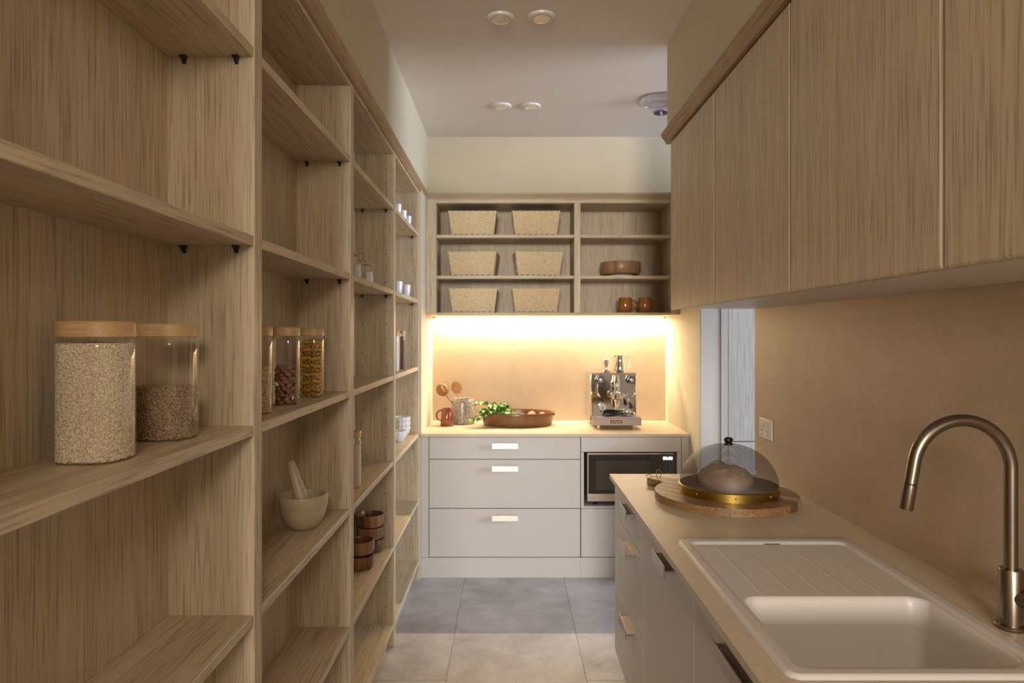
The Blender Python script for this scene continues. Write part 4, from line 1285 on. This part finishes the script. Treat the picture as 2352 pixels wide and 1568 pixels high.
# ------------------------------------------------------------------ bread under a mesh dome on a board
bcx, bcy, br = 0.828, 2.607, 0.264
root = thing('chopping_board', 'round wooden chopping board with a handle, on the right worktop', 'board', (bcx, bcy, ZW))
ang = math.atan2(0.282, -0.224)
ux, uy = math.cos(ang), math.sin(ang)
poly = []
hw, hl = 0.036, 0.365
d0 = math.asin(hw * 1.35 / br)
for k in range(73):
    a = ang + d0 + (2 * PI - 2 * d0) * k / 72
    poly.append((bcx + br * math.cos(a), bcy + br * math.sin(a)))
def hpnt(l, s): return (bcx + ux * l - uy * s, bcy + uy * l + ux * s)
for (l, s) in ((br + 0.018, -hw), (hl - 0.014, -hw), (hl, -hw + 0.014), (hl, hw - 0.014), (hl - 0.014, hw), (br + 0.018, hw)):
    poly.append(hpnt(l, s))
BA = ang - PI / 2
def to_board(g):
    c, s_ = math.cos(-BA), math.sin(-BA)
    g.v = [(bcx + (p[0] - bcx) * c - (p[1] - bcy) * s_, bcy + (p[0] - bcx) * s_ + (p[1] - bcy) * c, p[2]) for p in g.v]
    return g
# board is glued up from staves running along the handle
def clip(poly, f):
    out = []
    for i in range(len(poly)):
        p, q = poly[i], poly[(i + 1) % len(poly)]
        a, b = f(p), f(q)
        if a >= 0: out.append(p)
        if (a >= 0) != (b >= 0):
            t = a / (a - b)
            out.append((p[0] + (q[0] - p[0]) * t, p[1] + (q[1] - p[1]) * t))
    return out
cuts = [-0.27, -0.19, -0.12, -0.066, 0.0, 0.05, 0.105, 0.16, 0.21, 0.27]
for i in range(len(cuts) - 1):
    lo, hi = cuts[i], cuts[i + 1]
    s_of = lambda p: -(p[0] - bcx) * uy + (p[1] - bcy) * ux
    pl = clip(clip(poly, lambda p: s_of(p) - lo - 0.0004), lambda p: hi - 0.0004 - s_of(p))
    if len(pl) < 3: continue
    me = G().prism(pl, 'z', ZW + 0.0003, ZW + 0.030)
    o = obj('stave', to_board(me), 'board', root)
    md = o.modifiers.new('bevel', 'BEVEL'); md.width = 0.0025; md.segments = 2; md.limit_method = 'ANGLE'; md.angle_limit = R(50)
# stave colours vary; grain follows the handle
nt = M['board'].node_tree
for mp in [n for n in nt.nodes if n.type == 'MAPPING']:
    mp.vector_type = 'TEXTURE' if False else 'POINT'
pr = nt.nodes['Principled BSDF']
src = pr.inputs['Base Color'].links[0].from_socket
oi = N(nt, 'ShaderNodeObjectInfo')
hs = N(nt, 'ShaderNodeHueSaturation')
mr = N(nt, 'ShaderNodeMapRange'); mr.inputs[3].default_value = 0.5; mr.inputs[4].default_value = 1.4
nt.links.new(oi.outputs['Random'], mr.inputs[0]); nt.links.new(mr.outputs[0], hs.inputs['Value'])
nt.links.new(src, hs.inputs['Color']); nt.links.new(hs.outputs[0], pr.inputs['Base Color'])
hp_ = hpnt(hl - 0.045, 0)
lp = []
for k in range(15):
    a = 2 * PI * k / 14
    lp.append((hp_[0] + 0.010 * math.sin(a), hp_[1] + 0.004 * math.sin(2 * a), ZW + 0.030 + 0.016 - 0.018 * math.cos(a)))
obj('leather_loop', to_board(G().tube(lp, 0.0016, 8)), 'leather', root, 180)
hq = hpnt(hl - 0.004, 0.01)
obj('leather_end', to_board(G().tube([(hq[0] - 0.016, hq[1] + 0.004, ZW + 0.0315), (hq[0] - 0.004, hq[1] + 0.002, ZW + 0.041), (hq[0] + 0.012, hq[1], ZW + 0.033)], [0.0016, 0.0022, 0.0014], 8)), 'leather', root, 180)
root.rotation_euler = (0, 0, BA)

ZB = ZW + 0.0303
dx, dy, dr_ = 0.838, 2.602, 0.1825
root = thing('food_dome', 'wire mesh food dome with brass rim and black knob over the bread', 'food cover', (dx, dy, ZB))
ring = obj('brass_rim', G().lathe((dx, dy, ZB), [(dr_ - 0.0015, 0), (dr_, 0), (dr_, 0.030), (dr_ + 0.002, 0.0315), (dr_, 0.033), (dr_ - 0.0015, 0.033)], 96, closed=True), 'brass', root, 40)
for k in range(8):
    a = R(-100 + k * 45)
    c, s = math.cos(a), math.sin(a)
    obj('rivet', G().ellipsoid((dx + dr_ * c, dy + dr_ * s, ZB + 0.016), (0.0035, 0.0035, 0.0035), 10, 6), 'brass_bright', ring, 180)
seg, rings = 96, 24
vs, fs, uvs = [], [], []
for i in range(rings + 1):
    t = i / rings * (PI / 2 - 0.05)
    r_ = (dr_ - 0.002) * math.cos(t) ** 0.92; z = ZB + 0.031 + 0.152 * math.sin(t)
    for k in range(seg + 1):
        a = 2 * PI * k / seg
        vs.append((dx + r_ * math.cos(a), dy + r_ * math.sin(a), z))
        uvs.append((k / seg, i / rings))
for i in range(rings):
    for k in range(seg):
        a = i * (seg + 1) + k
        fs.append((a, a + 1, a + seg + 2, a + seg + 1))
me = bpy.data.meshes.new('mesh_dome')
me.from_pydata([(p[0] - dx, p[1] - dy, p[2] - ZB) for p in vs], [], fs)
ul = me.uv_layers.new(name='UVMap')
for lp_ in me.loops: ul.data[lp_.index].uv = uvs[lp_.vertex_index]
me.materials.append(M['wire']); me.shade_smooth()
o = bpy.data.objects.new('mesh_dome', me); COL.objects.link(o); o.parent = root
obj('knob', G().lathe((dx, dy, ZB + 0.179), [(0, 0), (0.0165, 0), (0.018, 0.003), (0.015, 0.008), (0.0115, 0.010), (0.016, 0.015), (0.0175, 0.021), (0.015, 0.027), (0.008, 0.030), (0, 0.030)], 32), 'black', root, 60)
# bread
def crust(d):
    s = 1 + 0.20 * math.exp(-((d.x + 0.30) / 0.26) ** 2) * max(0, d.z) - 0.10 * math.exp(-((d.x - 0.05) / 0.18) ** 2) * max(0, d.z)
    s += 0.03 * math.sin(7 * d.x + 2) * math.sin(6 * d.y) + 0.02 * math.sin(13 * d.x) * math.sin(11 * d.z + 1)
    if d.z < -0.3: s *= 0.97
    return s
rot = Matrix.Rotation(R(-18), 3, 'Z')
g = G().ellipsoid((0.822, 2.59, ZB + 0.049), (0.100, 0.078, 0.062), 48, 30, crust, rot)
g.v = [(p[0], p[1], max(p[2], ZB + 0.0008)) for p in g.v]
root = thing('bread_loaf', 'crusty floured bread loaf under the mesh dome', 'bread', (0.822, 2.59, ZB))
obj('crust', g, 'bread_crust', root, 180)
def on_loaf(u, v):
    d = Vector((math.sin(v) * math.cos(u), math.sin(v) * math.sin(u), math.cos(v)))
    s = crust(d)
    return Vector((0.822, 2.59, ZB + 0.049)) + rot @ Vector((d.x * 0.096 * s, d.y * 0.074 * s, d.z * 0.058 * s))
for (u0, u1, v0, v1) in ((R(-125), R(-70), 1.05, 0.55), (R(-50), R(-15), 1.15, 0.55), (R(-170), R(-130), 0.55, 0.25)):
    pts = [on_loaf(u0 + (u1 - u0) * k / 8, v0 + (v1 - v0) * k / 8) for k in range(9)]
    obj('score_ridge', G().tube(pts, [0.002, 0.005, 0.0075, 0.0085, 0.009, 0.0085, 0.0075, 0.005, 0.002], 10), 'flour', root, 180)

# ------------------------------------------------------------------ ceiling fittings
for (x, y, lab) in ((-0.034, 2.93, 'recessed ceiling downlight, left of the nearer pair'), (0.142, 2.92, 'recessed ceiling downlight, right of the nearer pair'),
                    (-0.041, 4.06, 'recessed ceiling downlight, left of the farther pair'), (0.132, 4.06, 'recessed ceiling downlight, right of the farther pair')):
    root = thing('downlight', lab, 'downlight', (x, y, CEIL), 'ceiling downlights')
    obj('trim_ring', G().lathe((x, y, CEIL), [(0.040, -0.011), (0.052, -0.012), (0.058, -0.008), (0.060, 0.0), (0.040, 0.0)], 48, closed=True), 'plastic_white', root, 40)
    obj('gimbal_ring', G().lathe((x, y, CEIL), [(0.0362, -0.0125), (0.0392, -0.0130), (0.0392, -0.0005), (0.0362, -0.0005)], 40, closed=True), 'lamp_reflector', root, 40)
    obj('reflector', G().lathe((x, y, CEIL), [(0.0361, -0.0120), (0.031, -0.0070), (0.024, -0.0035), (0.014, -0.0012), (0, -0.0006)], 40), 'lamp_reflector', root, 60)
# detector dome
qx, qy = 0.885, 3.95
root = thing('ceiling_sensor', 'clear domed ceiling sensor with dark blue badge, half hidden by the bulkhead', 'sensor', (qx, qy, CEIL))
obj('base_ring', G().lathe((qx, qy, CEIL), [(0.128, -0.006), (0.134, -0.005), (0.134, 0.0), (0.128, 0.0)], 56, closed=True), 'steel', root, 40)
obj('back_plate', G().lathe((qx, qy, CEIL), [(0, -0.006), (0.127, -0.006), (0.127, 0.0), (0, 0.0)], 48), 'plastic_white', root, 40)
obj('dome', G().lathe((qx, qy, CEIL), [(0.127, -0.0062), (0.122, -0.022), (0.105, -0.042), (0.080, -0.058), (0.048, -0.068), (0.0, -0.070)], 56), 'dome_plastic', root, 180)
bd = obj('badge_ring', G().lathe((qx, qy, CEIL - 0.079), [(0, 0), (0.046, 0), (0.048, 0.003), (0.046, 0.0085), (0, 0.0085)], 40), 'lilac', root, 40)
obj('badge', G().lathe((qx, qy, CEIL - 0.0806), [(0, 0), (0.042, 0), (0.042, 0.0014), (0, 0.0014)], 40), 'navy', bd, 40)
obj('badge_mark', G().prism([(qx - 0.016, qy - 0.030), (qx - 0.004, qy - 0.030), (qx + 0.014, qy + 0.028), (qx + 0.002, qy + 0.028)], 'z', CEIL - 0.0815, CEIL - 0.0808), 'print_white', bd)
